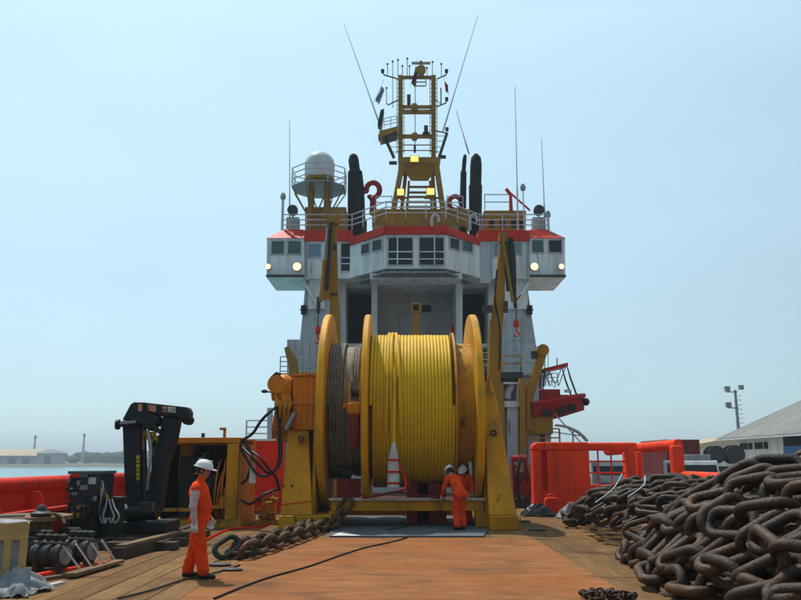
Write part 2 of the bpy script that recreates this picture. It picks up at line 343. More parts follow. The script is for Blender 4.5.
# far shore across the basin
def shore():
    mb = MB(); n = 60; rnd = random.Random(3)
    near = []; far = []
    for i in range(n+1):
        x = -1100+i*(1500/n); near.append(V((x, 598+5*math.sin(i*.7)+rnd.uniform(-3,3), WZ-.5))); far.append(V((x, 1300, 2)))
    mid = [V((p.x, p.y+10, WZ+2.2)) for p in near]
    vs = near+mid+far; m = n+1
    mb.add(vs, [(r*m+i, r*m+i+1, (r+1)*m+i+1, (r+1)*m+i) for r in range(2) for i in range(n)])
    return struct(mb.build('far_shore', M['land']))
shore()
def woods():
    mb = MB(); rnd = random.Random(5)
    for i in range(620):
        x = rnd.uniform(-560, -40); y = rnd.uniform(640, 720); h = rnd.uniform(3.6, 7.6)
        if x < -240 and y < 690: continue
        r = rnd.uniform(3, 7)
        for k in range(2):
            c = V((x+rnd.uniform(-r,r), y+rnd.uniform(-r,r), -.5+h-2.5*rnd.random()))
            b0 = len(mb.v); mb.ball(c, r*rnd.uniform(.6,1), 8, (1,1,.6))
            for q in range(b0, len(mb.v)):
                p = V(mb.v[q]); mb.v[q] = tuple(c+(p-c)*rnd.uniform(.7,1.25))
        mb.cyl((x,y,-1), (x,y,h-1.5), .35, .2, 5)
    o = mb.build('far_wood', M['tree']); o['kind'] = 'stuff'; return o
woods()
def far_shed(px0, px1, d, zb, ze, zr, dep, m_roof, label, hip):
    a = at(px0,455,d); b = at(px1,455,d)
    t = thing('harbour_shed', label, 'shed', ((a.x+b.x)/2, d, zb), 'sheds on the far shore')
    MB().mm((a.x,d,zb), (b.x,d+dep,ze)).build('wall', M['recess'], t)  # darker wall colour, with the shade on the shed put into it
    y0, y1 = d-2, d+dep+2
    MB().loft([(a.x-2,y0,ze),(b.x+2,y0,ze),(b.x+2,y1,ze),(a.x-2,y1,ze)], [(a.x-2+hip,d+dep/2-.3,zr),(b.x+2-hip,d+dep/2-.3,zr),(b.x+2-hip,d+dep/2+.3,zr),(a.x-2+hip,d+dep/2+.3,zr)]).build('roof', m_roof, t)
    n = int((b.x-a.x)/11)
    for i in range(n):
        x = a.x+6+i*11
        MB().mm((x,d-.15,zb), (x+5,d+.2,ze-1.8)).build('door', M['dark'], t)
far_shed(-70, 38, 620, -.8, 5.4, 10.6, 24, M['tanroof'], 'long shed with pale tan roof across the water, left of the dark wood', 0)
far_shed(37, 57, 612, -.8, 7.2, 10.2, 16, M['roof'], 'short dark grey gabled shed at the end of the tan roofed shed', 7)
for px, py, lab in ((35.5,436,'thin far chimney rising behind the tan shed roof'), (84.5,434,'tall far chimney rising above the dark wood')):
    p = at(px, py, 680); t = thing('far_chimney', lab, 'chimney', (p.x,680,0), 'chimneys on the far shore')
    MB().tube([(p.x,680,-1),(p.x,680,p.z*.6),(p.x,680,p.z)], [1.1,.9,.7], 10).build('shaft', M['recess'], t)
    MB().tube([(p.x,680,p.z-2),(p.x,680,p.z+.3)], [.95,.95], 10).build('cap', M['dark'], t)
# ------------------------------------------------------------------ ship: hull and deck
XL, XR = -8.3, 9.6
hull = MB()
hull.loft([(XL-.4,-9,-4.5),(XR+.4,-9,-4.5),(XR+.4,62,-4.5),(5,86,-4.5),(-3,86,-4.5),(XL-.4,62,-4.5)], [(XL-.4,-9,-.06),(XR+.4,-9,-.06),(XR+.4,62,-.06),(6,86,-.06),(-4,86,-.06),(XL-.4,62,-.06)])
deck = struct(hull.build('deck', M['hull']))
CL, CR, Y0, Y1 = -2.9, 3.1, 2.0, 32.0
MB().mm((CL+.01,Y0,-.055),(CR-.01,19.3,.004)).build('worn_middle', M['deckmid'], deck)
sh = {}
def plank(xa, xb, ya, yb):
    w, l = round(xb-xa,3), round(yb-ya,3); k = (w,l)
    if k not in sh:
        e = .012; mb = MB()
        mb.loft([(-w/2,-l/2,-.058),(w/2,-l/2,-.058),(w/2,l/2,-.058),(-w/2,l/2,-.058)], [(-w/2,-l/2,-.012),(w/2,-l/2,-.012),(w/2,l/2,-.012),(-w/2,l/2,-.012)])
        mb.loft([(-w/2,-l/2,-.012),(w/2,-l/2,-.012),(w/2,l/2,-.012),(-w/2,l/2,-.012)], [(-w/2+e,-l/2+e,0),(w/2-e,-l/2+e,0),(w/2-e,l/2-e,0),(-w/2+e,l/2-e,0)])
        sh[k] = mb.mesh('plank', M['plank'])
    o = bpy.data.objects.new('plank', sh[k]); COL.objects.link(o); o.parent = deck
    o.location = V(((xa+xb)/2,(ya+yb)/2,random.uniform(-.006,.002)))-deck.location
    o.rotation_euler = (random.uniform(-.001,.001), random.uniform(-.006,.006), 0)
rows = [2,5.2,8.2,10.4,12.9,16.2,19.0,22.4,25.7,29,32]
for a, b, n in ((XL+.3, CL, 12), (CR, XR-.3, 14)):
    w = (b-a)/n
    for i in range(n):
        for y0, y1 in zip(rows[:-1], rows[1:]):
            plank(a+i*w+.009, a+(i+1)*w-.009, y0+.028, y1-.028)
for i in range(13):      # planks under the reel, behind the worn middle
    w = (CR-CL)/13
    plank(CL+i*w+.006, CL+(i+1)*w-.006, 19.34, 25.7-.018)
# ------------------------------------------------------------------ bulwarks
def bulwark(x, s, m, label, y0, y1):
    """s = +1 when the deck lies on the +X side"""
    t = thing('bulwark', label, 'bulwark', (x,y0,0))
    MB().mm((x-.06,y0,-.06),(x+.06,y1,1.22)).build('side_plate', m, t)
    MB().tube([(x,y0,1.26),(x,y1,1.26)], .17, 14).build('top_rail', m, t)
    MB().mm((min(x,x+s*.5),y0,.66),(max(x,x+s*.5),y1,.74)).build('shelf', m, t)
    n = int((y1-y0)/1.9)
    for i in range(n+1):
        y = y0+.1+i*(y1-y0-.2)/n
        MB().prism([(x+s*.06,y,0),(x+s*.55,y,0),(x+s*.55,y,.62),(x+s*.3,y,1.1),(x+s*.06,y,1.15)], (0,.05,0)).build('stanchion', m, t)
bulwark(XL, 1, M['redrail'], 'dark red ship bulwark with round top rail along the harbour water', 6, 30)
bulwark(XR, -1, M['orange'], 'bright orange ship bulwark with round top rail along the quay', 6, 27.4)
# orange crash barrier on the quay side
d = 28.2
t = thing('crash_barrier', 'large orange barrier with rounded corners and a barred opening beside the chain', 'barrier', (7,d,0))
def px_x(px, d, py=470): return at(px,py,d).x
x0 = px_x(533,d); x1 = px_x(546,d); x2 = px_x(590,d); x3 = px_x(628,d)
zt = at(560,442,d).z
def rc(xa, xb, za, zb, r, corners, n=6):
    """rounded rectangle in the XZ plane"""
    out = []
    for (cx, cz, a0, on) in ((xa,za,180,0),(xb,za,270,1),(xb,zb,0,2),(xa,zb,90,3)):
        if on in corners:
            ox = cx+(r if cx == xa else -r); oz = cz+(r if cz == za else -r)
            for i in range(n+1):
                w = math.radians(a0+90*i/n); out.append((ox+r*math.cos(w), oz+r*math.sin(w)))
        else: out.append((cx,cz))
    return out
sl0, sl1 = x0+.30, x0+.50
MB().prism([(x,d,z) for x,z in rc(x0,sl0,0,zt-.3,.05,())], (0,.5,0)).build('post', M['orange'], t, bevel=.03)
MB().mm((sl0+.002,d+.22,0),(sl1-.002,d+.5,zt-.3)).build('slot_panel', M['redrail'], t)
MB().mm((sl0+.002,d+.03,0),(sl1-.002,d+.215,.75)).build('bracket', M['orange'], t, bevel=.02)
MB().mm((sl1,d,0),(x2,d+.5,zt-.3)).build('end_panel', M['orange'], t, bevel=.03)
MB().prism([(x,d-.01,z) for x,z in rc(x0-.01,x2,zt-.297,zt,.24,(3,))], (0,.56,0)).build('top_cap', M['orange'], t, bevel=.06)
MB().mm((x2-.75,d-.02,.55),(x2-.74,d-.002,1.9)).build('weld_seam', M['orange'], t)
MB().mm((x2-.02,d+.05,zt-.3),(x3+.4,d+.45,zt-.012)).build('top_beam', M['orange'], t, bevel=.08)
MB().mm((x2-.02,d+.05,0),(x3+.6,d+.45,.95)).build('lower_panel', M['orange'], t, bevel=.03)
for i, fx in enumerate((.27,.62)):
    x = x2+(x3-x2)*fx; MB().cyl((x,d+.25,.93),(x,d+.25,zt-.28),.03,n=8).build('bar', M['redrail'], t)
for z in (1.35,1.75): MB().cyl((x2-.02,d+.26,z),(x3+.05,d+.26,z),.028,n=8).build('bar', M['redrail'], t)
MB().mm((x3,d+.03,.0),(x3+.32,d+.47,zt-.02)).build('post', M['orange'], t, bevel=.05)
zt2 = at(655,439.5,27.6).z
MB().tube([(px_x(622,31),33,zt2-.32),(XR-.35,d+.9,zt2-.22),(XR-.02,27.7,zt2-.17)], .19, 16).build('end_rail', M['orange'], t)
MB().mm((XR-.3,27.5,0),(XR+.1,27.9,zt2-.2)).build('post', M['orange'], t, bevel=.06)
MB().mm((XR-1.15,d+.6,0),(XR-.95,d+2.5,zt2-.4)).build('post', M['orange'], t, bevel=.03)
# its red counterpart on the water side
d = 28.5; xa = px_x(246,d); xb = px_x(283,d); zt = at(260,441,d).z
t = thing('crash_barrier', 'red plate barrier with pale top edge behind the black hoses', 'barrier', (xa,d,0))
MB().mm((XL,d,0),(xb,d+.4,zt)).build('panel', M['redrail'], t, bevel=.03)
MB().mm((XL,d-.04,zt+.003),(xb,d+.44,zt+.07)).build('top_edge', M['white'], t)
MB().cyl((XL,d-.06,.5),(xb,d-.06,.5),.05,n=8).build('pipe', M['redrail'], t)
# ------------------------------------------------------------------ quay side things
t = thing('warehouse', 'low white warehouse with wide grey sheet roof and blue sliding door on the quay', 'warehouse', (31,60,QZ))
ex, ez = 29.6, at(712,438.5,75).z
MB().mm((31,30,QZ),(58,74.2,ez+.25)).build('wall', M['cement'], t)
rx, rz = 45.0, ez+(45-ex)*.435
MB().prism([(ex,28,ez),(rx,28,rz),(60.4,28,ez),(60.4,28,ez-.22),(rx,28,rz-.22),(ex,28,ez-.22)], (0,47,0)).build('roof', M['roof'], t)
MB().bar((ex-.08,28,ez-.15),(ex-.08,75,ez-.15),.14,.14).build('gutter', M['galv'], t)
MB().mm((30.85,57.5,QZ),(31.1,64.8,2.9)).build('door', M['blue'], t)
MB().mm((30.9,57.5,2.905),(31.1,64.8,3.75)).build('door_opening', M['darkint'], t)
for k, px in enumerate((731.5,735.5,740,746,750,755)):
    yy = 31*FPX/(px-400.5)*.985
    MB().mm((30.9,yy-.3,2.75),(31.05,yy+.3,3.3)).build('vent', M['darkint'], t)
for y in (40,44,48,52): MB().mm((30.93,y,1.2),(31.06,y+1.2,2.6)).build('window', M['glass'], t)
p = at(738,425,80); q = at(738,390,80)
t = thing('light_mast', 'slim steel floodlight mast with two ladder brackets behind the warehouse', 'light mast', (p.x,80,QZ))
MB().tube([(p.x,80,QZ),(p.x,80,q.z)], [.22,.13], 8).build('pole', M['steel'], t)
for dz in (-.2,-1.8):
    MB().bar((p.x-.9,80,q.z+dz),(p.x+.2,80,q.z+dz),.1).build('bracket', M['steel'], t)
    MB().box((p.x-.85,79.85,q.z+dz+.3),(.5,.35,.5)).build('floodlight', M['steel'], t)
for i in range(9): MB().bar((p.x+.12,79.8,q.z-.6-i*.45),(p.x+.5,79.8,q.z-.6-i*.45),.05).build('rung', M['steel'], t)
MB().box((p.x+.55,79.85,q.z+.25),(.45,.35,.45)).build('floodlight', M['steel'], t)
# container on a trailer
c0 = at(665.5,439.5,58); w = 2.44; l = 6.06; zb = c0.z-2.59
t = thing('shipping_container', 'dark maroon corrugated shipping container beyond the orange barrier', 'container', (c0.x,58,zb))
MB().mm((c0.x+.06,58.06,zb+.1),(c0.x+w-.06,58+l-.06,c0.z-.05)).build('core', M['maroon'], t)
for x in (c0.x,c0.x+w-.12):
    for y in (58,58+l-.12): MB().mm((x,y,zb),(x+.12,y+.12,c0.z)).build('corner_post', M['maroon'], t)
for z in (zb,c0.z-.12):
    for y in (58.002,58+l-.122): MB().mm((c0.x+.12,y,z),(c0.x+w-.12,y+.12,z+.118)).build('rail', M['maroon'], t)
    for x in (c0.x+.002,c0.x+w-.122): MB().mm((x,58.12,z),(x+.12,58+l-.12,z+.118)).build('rail', M['maroon'], t)
for i in range(8): MB().mm((c0.x+.2+i*.265,57.99,zb+.13),(c0.x+.34+i*.265,58.07,c0.z-.13)).build('corrugation', M['maroon'], t)
for i in range(20): MB().mm((c0.x-.005,58.2+i*.29,zb+.13),(c0.x+.07,58.36+i*.29,c0.z-.13)).build('corrugation', M['maroon'], t)
t = thing('trailer', 'low flatbed trailer carrying the maroon container', 'trailer', (c0.x+w/2,60,QZ))
MB().mm((c0.x,57.6,zb-.2),(c0.x+w,65,zb-.004)).build('bed', M['dark'], t)
for x in (c0.x+.15,c0.x+w-.15):
    for y in (58.6,62.2,63.4): MB().lathe((x-.14,y,QZ+.48),(1,0,0),[(0,.3),(.0,.48),(.28,.48),(.28,.3)],18).build('wheel', M['hose'], t)
for y in (58.6,62.2,63.4): MB().mm((c0.x+.1,y-.1,QZ+.4),(c0.x+w-.1,y+.1,zb-.19)).build('axle', M['dark'], t)
# truck cab (seen over the bulwark) and a pale van
def truck(px0, px1, pyt, d, label, body, roofbox, name, cat):
    a = at(px0,pyt,d); b = at(px1,pyt,d); w = b.x-a.x; zt = a.z; z0 = QZ
    t = thing(name, label, cat, ((a.x+b.x)/2,d,z0))
    MB().prism([(a.x,d+.1,z0+.45),(a.x,d,z0+1.15),(a.x,d+.35,zt),(a.x,d+2.2,zt),(a.x,d+2.2,z0+.45)], (w,0,0)).build('body', body, t, bevel=.06)
    zl = z0+1.2; MB().prism([(a.x+.12,d-.01,zl),(a.x+.12,d+.31,zt-.12),(a.x+.12,d+.38,zt-.12),(a.x+.12,d+.06,zl)], (w-.24,0,0)).build('windscreen', M['glass'], t)
    MB().mm((a.x-.01,d+.55,zl),(a.x+.03,d+1.5,zt-.15)).build('side_window', M['glass'], t)
    MB().mm((a.x-.02,d-.12,z0+.4),(b.x+.02,d+.15,z0+.7)).build('bumper', M['dark'], t)
    for x in (a.x+.2,b.x-.45): MB().mm((x,d-.04,z0+.82),(x+.25,d+.02,z0+1.0)).build('headlight', M['radome'], t)
    for x in (a.x-.28,b.x+.08): MB().mm((x,d+.1,zl+.1),(x+.2,d+.2,zl+.55)).build('mirror', M['black'], t)
    MB().mm((a.x+.05,d+2.4,z0+.8),(b.x-.05,d+6,z0+1.0)).build('load_bed', M['dark'], t)
    MB().mm((a.x+.5,d+1.2,z0+.5),(b.x-.5,d+6,z0+.8)).build('chassis', M['dark'], t)
    for x in (a.x+.02,b.x-.28):
        for y in (d+1.0,d+4.6): MB().lathe((x,y,z0+.45),(1,0,0),[(0,.2),(0,.45),(.26,.45),(.26,.2)],16).build('wheel', M['hose'], t)
    if roofbox: MB().mm((a.x+.25,d+.5,zt+.004),(b.x-.3,d+1.7,zt+.33)).build('roof_box', M['steel'], t, bevel=.04)
truck(676,720,460.5,44,'white truck cab with dark windscreen and roof box on the quay',M['white'],True,'truck','truck')
truck(598,634,461.5,50,'pale grey van seen through the opening of the orange barrier',M['galv'],False,'van','van')
for k, (px, py, d, r, lab) in enumerate(((717,454.5,57,.62,'upper dark cable drum beside the truck roof box'), (736,454.5,57,.66,'upper dark cable drum nearest the light mast'), (708,474,57,.84,'lower dark cable drum behind the truck windscreen'), (727,473,57,.84,'lower dark cable drum under the two upper drums'), (748,473,57,.84,'lower dark cable drum at the warehouse end of the stack'))):
    p = at(px,py,d)
    if r > .8: p.z = QZ+r
    else: p.z = max(p.z, QZ+1.68+r*.72)
    t = thing('cable_drum', lab, 'cable drum', (p.x,d,p.z-r), 'dark cable drums stacked on the quay')
    for y in (0,.9): MB().lathe((p.x,d+y,p.z),(0,1,0),[(0,.12),(0,r),(.08,r),(.08,.12)],24).build('flange', M['dark'], t)
    MB().lathe((p.x,d+.08,p.z),(0,1,0),[(0,r*.75),(.82,r*.75)],20).build('winding', M['hose'], t)
t = thing('quay_shed', 'distant pale shed between the container and the warehouse', 'shed', (38,150,QZ))
MB().mm((52,150,QZ),(74,165,4.0)).build('wall', M['cement'], t)
MB().prism([(51,149,4.0),(75,149,4.0),(63,149,6.2)], (0,17,0)).build('roof', M['tanroof'], t)
# ================================================================== SUPERSTRUCTURE
ss = thing('ship_superstructure', 'white ship superstructure and wheelhouse with red roof band behind the reel', 'ship', (1.0,52,0))
def P(name, mb, m, par=None, **k): return mb.build(name, m, par or ss, **k)
# wheelhouse
DW = 50.0
for s, poly in ((-1,[(267,238),(304,238),(304,277.5),(266.6,277.5)]), (1,[(530,238),(565,238),(565.4,277.5),(530,277.5)])):
    P('bridge_wing', MB().slab(poly, DW, 54.1), M['white'])
    # ledge under the wing windows
    xa, xb = (266,304) if s < 0 else (530,566)
    P('fender_strip', MB().rect(xa, 274.6, xb, 276.6, DW-.22, DW-.003), M['dark'])
P('bridge_wall', MB().rect(304, 238, 530, 278.5, DW+.35, 57), M['white'])
# projecting bay
zb0, zt0 = at(415,268.5,47.7).z, at(415,231.5,47.7).z
def pl(px, d, py=250): q = at(px,py,d); return (q.x,q.y)
bay = [pl(350,DW+.3), pl(385.5,47.7), pl(446,47.7), pl(479.5,DW+.3), pl(470,55.5), pl(360,55.5)]
P('bay', MB().prism([(x,y,zb0) for x,y in bay], (0,0,zt0-zb0)), M['white'])
# ledge below the bay
lb = [pl(357,DW+.34,272), pl(384,47.3,272), pl(447.5,47.3,272), pl(473,DW+.34,272)]
zl = at(415,271.2,47.3).z
P('ledge', MB().prism([(x,y,zl-.1) for x,y in lb], (0,0,.1)), M['steel'])
for px in (388,408,424,444): P('ledge_bracket', MB().bar(at(px,272.6,47.6), at(px,279,49.6), .09), M['wall'])
P('ledge_skirt', MB().rect(370,273,462,279,48.6,50.2), M['white'])
# red roof
def roofband():
    z0, z1 = at(415,234.2,47.6).z, at(415,226.5,47.6).z
    b2 = [pl(349,DW+.15), pl(385,47.5), pl(446.5,47.5), pl(480,DW+.15), pl(470,55.6), pl(360,55.6)]
    P('roof_band', MB().prism([(x,y,z0) for x,y in b2], (0,0,z1-z0)), M['red'])
    for px in (386,415,445): P('roof_bracket', MB().prism([at(px-3,233,47.4),at(px+3,233,47.4),at(px+2,225,47.4),at(px-2,225,47.4)], (0,.6,0)), M['red'])
    P('roof_band', MB().rect(304,230.3,352,240.8,DW+.2,57.1), M['red'])
    P('roof_band', MB().rect(478,230.3,530,240.8,DW+.2,57.1), M['red'])
    for s in (-1,1):
        x0, x1, xi = (267,304.2,283) if s < 0 else (565,529.8,547)
        A = [at(x0-.5*(-s),238,DW-.08), at(x1,238,DW-.08)]
        B = [at(xi,229.5,DW+1.0), at(x1,229.5,DW+1.0)]
        A2 = [p+V((0,6.6,0)) for p in A]; B2 = [p+V((0,4.5,0)) for p in B]
        P('wing_roof', MB().add([A[0],A[1],A2[1],A2[0],B[0],B[1],B2[1],B2[0]], [(0,1,2,3),(4,5,6,7),(0,1,5,4),(1,2,6,5),(2,3,7,6),(3,0,4,7)]), M['red'])
roofband()
# windows: frame > pane
def win(x0, y0, x1, y1, d, glass, fr=.07, mull=(), rails=(), y2=None, par=None):
    pts = [at(x0,y0,d), at(x1,y0,d), at(x1,y1,d), at(x0,y1,d)]
    wx0, wx1 = pts[0].x, pts[1].x; z1 = pts[0].z; z0 = pts[2].z
    f = MB()
    f.mm((wx0-fr,d-.06,z0-fr),(wx1+fr,d+.02,z0)); f.mm((wx0-fr,d-.06,z1),(wx1+fr,d+.02,z1+fr))
    f.mm((wx0-fr,d-.06,z0),(wx0,d+.02,z1)); f.mm((wx1,d-.06,z0),(wx1+fr,d+.02,z1))
    w = P('window', f, M['wall'], par)
    MB().mm((wx0,d-.02,z0),(wx1,d+.015,z1)).build('pane', glass, w)
    for mx in mull:
        x = at(mx,(y0+y1)/2,d).x; MB().mm((x-.035,d-.055,z0),(x+.035,d-.021,z1)).build('mullion', M['white'], w)
    for ry in rails:
        z = at(x0,ry,d).z; MB().mm((wx0,d-.09,z-.03),(wx1,d-.058,z+.03)).build('guard_rail', M['white'], w)
    return w
win(272,241.5,284,254,DW-.002,M['glassg']); win(288.5,241.5,301,254,DW-.002,M['glassg'])
win(531.8,240.5,543,252.5,DW-.002,M['glassg']); win(548.5,240.5,561,252.5,DW-.002,M['glass'])
win(309,244.5,320.5,257,DW+.348,M['glassb']); win(341.5,243.5,352.5,271,DW+.348,M['glass'],rails=(258,264))
win(494,243.5,503.5,256,DW+.348,M['glassb']); win(481.8,246,487,253.5,DW+.348,M['glass'])
win(513,243.5,521,254,DW+.348,M['glassb'])
win(388.5,238,412.5,265,47.698,M['glass'],mull=(397.5,),rails=(252,259.3)); win(419.5,238,443.5,265,47.698,M['glass'],mull=(434.5,),rails=(252,259.3))
# slanted windows in the angled sides of the bay
def slant(pxa, pxb, ya0, ya1, yb0, yb1, A, B, glass, s):
    """pane on the plan line A-B between fractions pxa and pxb"""
    A = V((*A,0)); B = V((*B,0)); nrm = (B-A).cross(Z).normalized()
    if nrm.y > 0: nrm = -nrm
    def pt(px, py):
        lo, hi = 0.0, 1.0
        u = (px-400.5)/FPX; v = (300-py)/FPX; dx, dy = u, CP-v*SP
        e = B-A; den = dx*e.y-dy*e.x
        f = (A.y*dx-A.x*dy)/(-den) if abs(den) > 1e-9 else 0
        p = A+e*f; return at(px,py,p.y)
    q = [pt(pxa,ya0), pt(pxb,yb0), pt(pxb,yb1), pt(pxa,ya1)]
    c = sum(q, V((0,0,0)))/4
    w = MB(); o = [c+(p-c)*1.22 for p in q]
    for i in range(4):
        j = (i+1) % 4; w.loft([o[i]-nrm*.01,o[j]-nrm*.01,q[j]-nrm*.01,q[i]-nrm*.01], [o[i]+nrm*.06,o[j]+nrm*.06,q[j]+nrm*.06,q[i]+nrm*.06])
    w = P('window', w, M['wall'])
    MB().prism([p-nrm*.005 for p in q], nrm*.025).build('pane', glass, w)
slant(362,369.5,245.2,254.5,243,252.5,bay[0],bay[1],M['glass'],-1); slant(373,382,241.5,251.5,239.3,249.5,bay[0],bay[1],M['glass'],-1)
slant(449.5,458.5,238,248,240,250,bay[2],bay[3],M['glass'],1); slant(462,472,240.5,250.5,242.5,252.5,bay[2],bay[3],M['glassg'],1)
P('door', MB().rect(355,243,361,268,DW+.27,DW+.36), M['wall']); P('door', MB().rect(480,242,491,283,DW+.31,DW+.36), M['wall'])
# lit lamps on the wings
for px, py, r in ((268,266.5,.2),(297,266.5,.3),(534.5,266.5,.28),(561.5,266.5,.2)):
    c = at(px,py,DW-.45); t = P('floodlight', MB().lathe(c,(0,1,0),[(0,r),(.18,r*.95),(.32,r*.5),(.5,.06)],16), M['dark'])
    MB().lathe(c-V((0,.03,0)),(0,1,0),[(0,r*.86),(.025,r*.9)],16).build('lens', M['lamp'], t)
# under the wheelhouse
P('recess_wall', MB().rect(340,286,494,420,55,58), M['recess'])
for xa, xb in ((336,345.5),(371.5,377),(456,462.5),(488.5,496)):
    P('column', MB().rect(xa,280,xb,420,51.5,54.9), M['white'])
P('recess_door', MB().rect(400,312,412,345,54.9,54.99), M['wall']); P('recess_window', MB().rect(422,305,431,312,54.93,54.99), M['glass'])
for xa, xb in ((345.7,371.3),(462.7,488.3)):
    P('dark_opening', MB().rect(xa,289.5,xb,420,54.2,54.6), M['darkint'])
    P('sill', MB().rect(xa,343.5,xb,347.5,52.2,54.15), M['white'])
    P('lintel', MB().rect(xa,282.5,xb,288,52.0,54.15), M['wall'])
for z in (303,318,331): P('pipe', MB().tube([at(379,z,54.8),at(398,z,54.8)],.03,6), M['wall'])
# flanks
P('flank', MB().slab([(306,279),(339.8,279),(339.8,430),(283,430),(297,368),(299,350)], 51, 57), M['wall'])
P('flank', MB().slab([(496.2,279),(526.5,279),(531,312),(540,370),(545,440),(496.2,440)], 51, 57), M['wall'])
P('flank_top', MB().rect(504,280,527.8,309,50.85,51.2), M['white']); P('flank_top', MB().rect(308,280,325,309,50.85,51.2), M['white'])
for px in (303.8,529.5):
    for py in (307.5,312.5): P('navigation_light', MB().box(at(px,py,50.9),(.35,.3,.26)), M['black'])
    P('light_bracket', MB().box(at(px,310,50.98),(.5,.12,.08)), M['dark'])
for s, px in ((-1,311),(1,522)): P('strut', MB().bar(at(px-9*(-s),279,50.8), at(px+9*(-s),309,50.8), .2), M['white'])
for py in (325,340,352,362): P('weld_seam', MB().rect(500,py,529+(py-300)*.16,py+.5,50.97,51.02), M['wall'])
for px in (506,514,522): P('stiffener', MB().rect(px,318,px+.9,368,50.9,51.02), M['wall'])
# forecastle house behind the reel
hx0, hx1 = at(281,420,47).x, at(545,420,47).x
zh = at(300,376,47).z
P('main_house', MB().mm((hx0,47,-.05),(hx1,57.5,zh)), M['wall'])
P('house_deck', MB().mm((hx0-.2,46.6,zh+.003),(hx1+.3,50.9,zh+.13)), M['recess'])
for i in range(7): P('house_rib', MB().mm((hx0+.4+i*2.2,46.93,.02),(hx0+.55+i*2.2,46.99,zh-.05)), M['wall'])
P('side_locker', MB().rect(287,339.5,322,376,48.5,50.8), M['wall'])
for px in (287.5,294,301,308,315): P('locker_rib', MB().rect(px,339.5,px+1,375.5,48.4,48.49), M['recess'])
r = MB(); railing(r, [at(280,376,46.9),at(322,376,46.9)], 1.15, 4, 1.2, .03); P('railing', r, M['galv'])
r = MB(); railing(r, [at(480,372,46.9),at(545,372,46.9)], 1.15, 3, 1.2, .03); P('railing', r, M['galv'])
r = MB(); railing(r, [at(511,367,50.2),at(538,367,50.2)], 1.3, 3, 1.0, .03); P('railing', r, M['galv'])
for (x,y) in ((270,437),(244,437)): pass
r = MB(); railing(r, [at(246,440,46),at(280,440,46)], 1.1, 3, 1.3, .035); P('railing', r, M['galv'])
P('vent_post', MB().bar(at(270,440,45),at(270,408,45),.28), M['wall']); P('bulwark_step', MB().mm((at(240,440,46).x,45.6,-.05),(hx0-.003,47.5,at(246,440,46).z)), M['wall'])
# crane pedestal deck to the right of the reel: white locker, grey column, yellow frame
P('work_platform', MB().rect(483,372,523,378,43.5,46.5), M['dark'])
r = MB(); railing(r, [at(483,372,43.6),at(521,372,43.6)], .9, 2, 1.0, .03); P('railing', r, M['core'])
P('red_box', MB().rect(485,379,496,391,44,45), M['red'])
P('locker_back', MB().rect(497,383,519,405,43.2,43.4), M['recess'])
for (a,b,c,e) in ((497,382,519,384),(493.5,401,519.5,407)): P('locker_frame', MB().rect(a,b,c,e,42.4,43.19), M['white'])
for (a,b) in ((497,499),(517,519)): P('locker_frame', MB().rect(a,384.2,b,400.8,42.45,43.19), M['white'])
P('vent_duct', MB().tube(smoothpath([at(507,399,42.8),at(508,392,42.8),at(511,387,42.8),at(511,384,42.8)],4),.22,10), M['wall'])
P('grey_column', MB().rect(507,407.2,518,478,42.5,43.6), M['wall']); P('dark_wall', MB().rect(491,407.2,507,478,43,43.8), M['recess'])
P('yellow_post', MB().rect(520,378,525.5,478,42.2,42.7), M['crane']); P('yellow_post', MB().rect(526.5,385,530,430,42.4,42.9), M['crane'])
P('boat_platform', MB().slab([(526,402),(545,412),(553,412),(553,434),(526,434)],43,46.5), M['crane'])
P('platform_leg', MB().rect(528,434.2,536,480,43.4,45), M['wall']); P('platform_leg', MB().rect(545,434.2,551,480,43.4,45), M['wall'])
r = MB(); railing(r, [at(527,447,42.3),at(560,447,42.3)], .95, 2, 1.2, .035); P('railing', r, M['crane'])
P('mesh_wall', MB().rect(527,447.2,553,480,45.2,46), M['wall'])
r = MB()
for off in (0,.35): r.tube(smoothpath([at(556,425,43)+V((0,off,0)),at(568,427,43)+V((0,off,0)),at(580,433,43)+V((0,off,0)),at(588,441,43)+V((0,off,0))],5),.06,6)
r.bar(at(573,430,43),at(573,446,43),.08); r.bar(at(553,432,43),at(582,436,43),.06)
r.bar(at(553,412,43),at(585,447,43),.06)
P('curved_rail', r, M['recess'])
P('rail_base', MB().rect(553,447.2,589,452,42.9,44), M['wall']); P('platform_leg', MB().rect(570,452.1,578,485,43.1,43.9), M['wall'])
# monkey island on the roof
zr = at(415,230,51).z
r = MB()
for (xa, da), (xb, db) in (((283,51),(352,51)),((352,51),(386,48.3)),((386,48.3),(446,48.3)),((446,48.3),(480,51)),((480,51),(548,51))):
    a = at(xa,230,da); b = at(xb,230,db); a.z = b.z = zr-.02
    railing(r, [a,b], 1.1, 3, 1.4, .03)
P('railing', r, M['galv'])
P('roof_house', MB().rect(305,207,346,231,53,55.8), M['mast']); P('roof_house', MB().rect(372,209,470,226,53.5,56), M['mast']); P('roof_house', MB().rect(484,210.5,526,231,53,55.8), M['mast'])
for xa in (489,500,511,519): P('roof_vent', MB().rect(xa,219,xa+5,227,52.93,52.99), M['darkint'])
for xa in (310,320,332): P('roof_vent', MB().rect(xa,213,xa+7,222,52.93,52.99), M['crane'])
r = MB(); railing(r, [at(485,209.5,53.2),at(511,209.5,53.2)], 1.1, 2, 1.6, .03); P('railing', r, M['galv'])
r = MB(); railing(r, [at(376,208.5,53.7),at(392,208.5,53.7)], .9, 2, 1.0, .03); railing(r, [at(447,208.5,53.7),at(463,208.5,53.7)], .9, 2, 1.0, .03); P('railing', r, M['galv'])
for px in (432,470): P('vent_pipe', MB().tube(smoothpath([at(px,230,50),at(px,219,50),at(px+2,215,50),at(px+6,216,50),at(px+7,222,50)],4),.09,8), M['galv'])
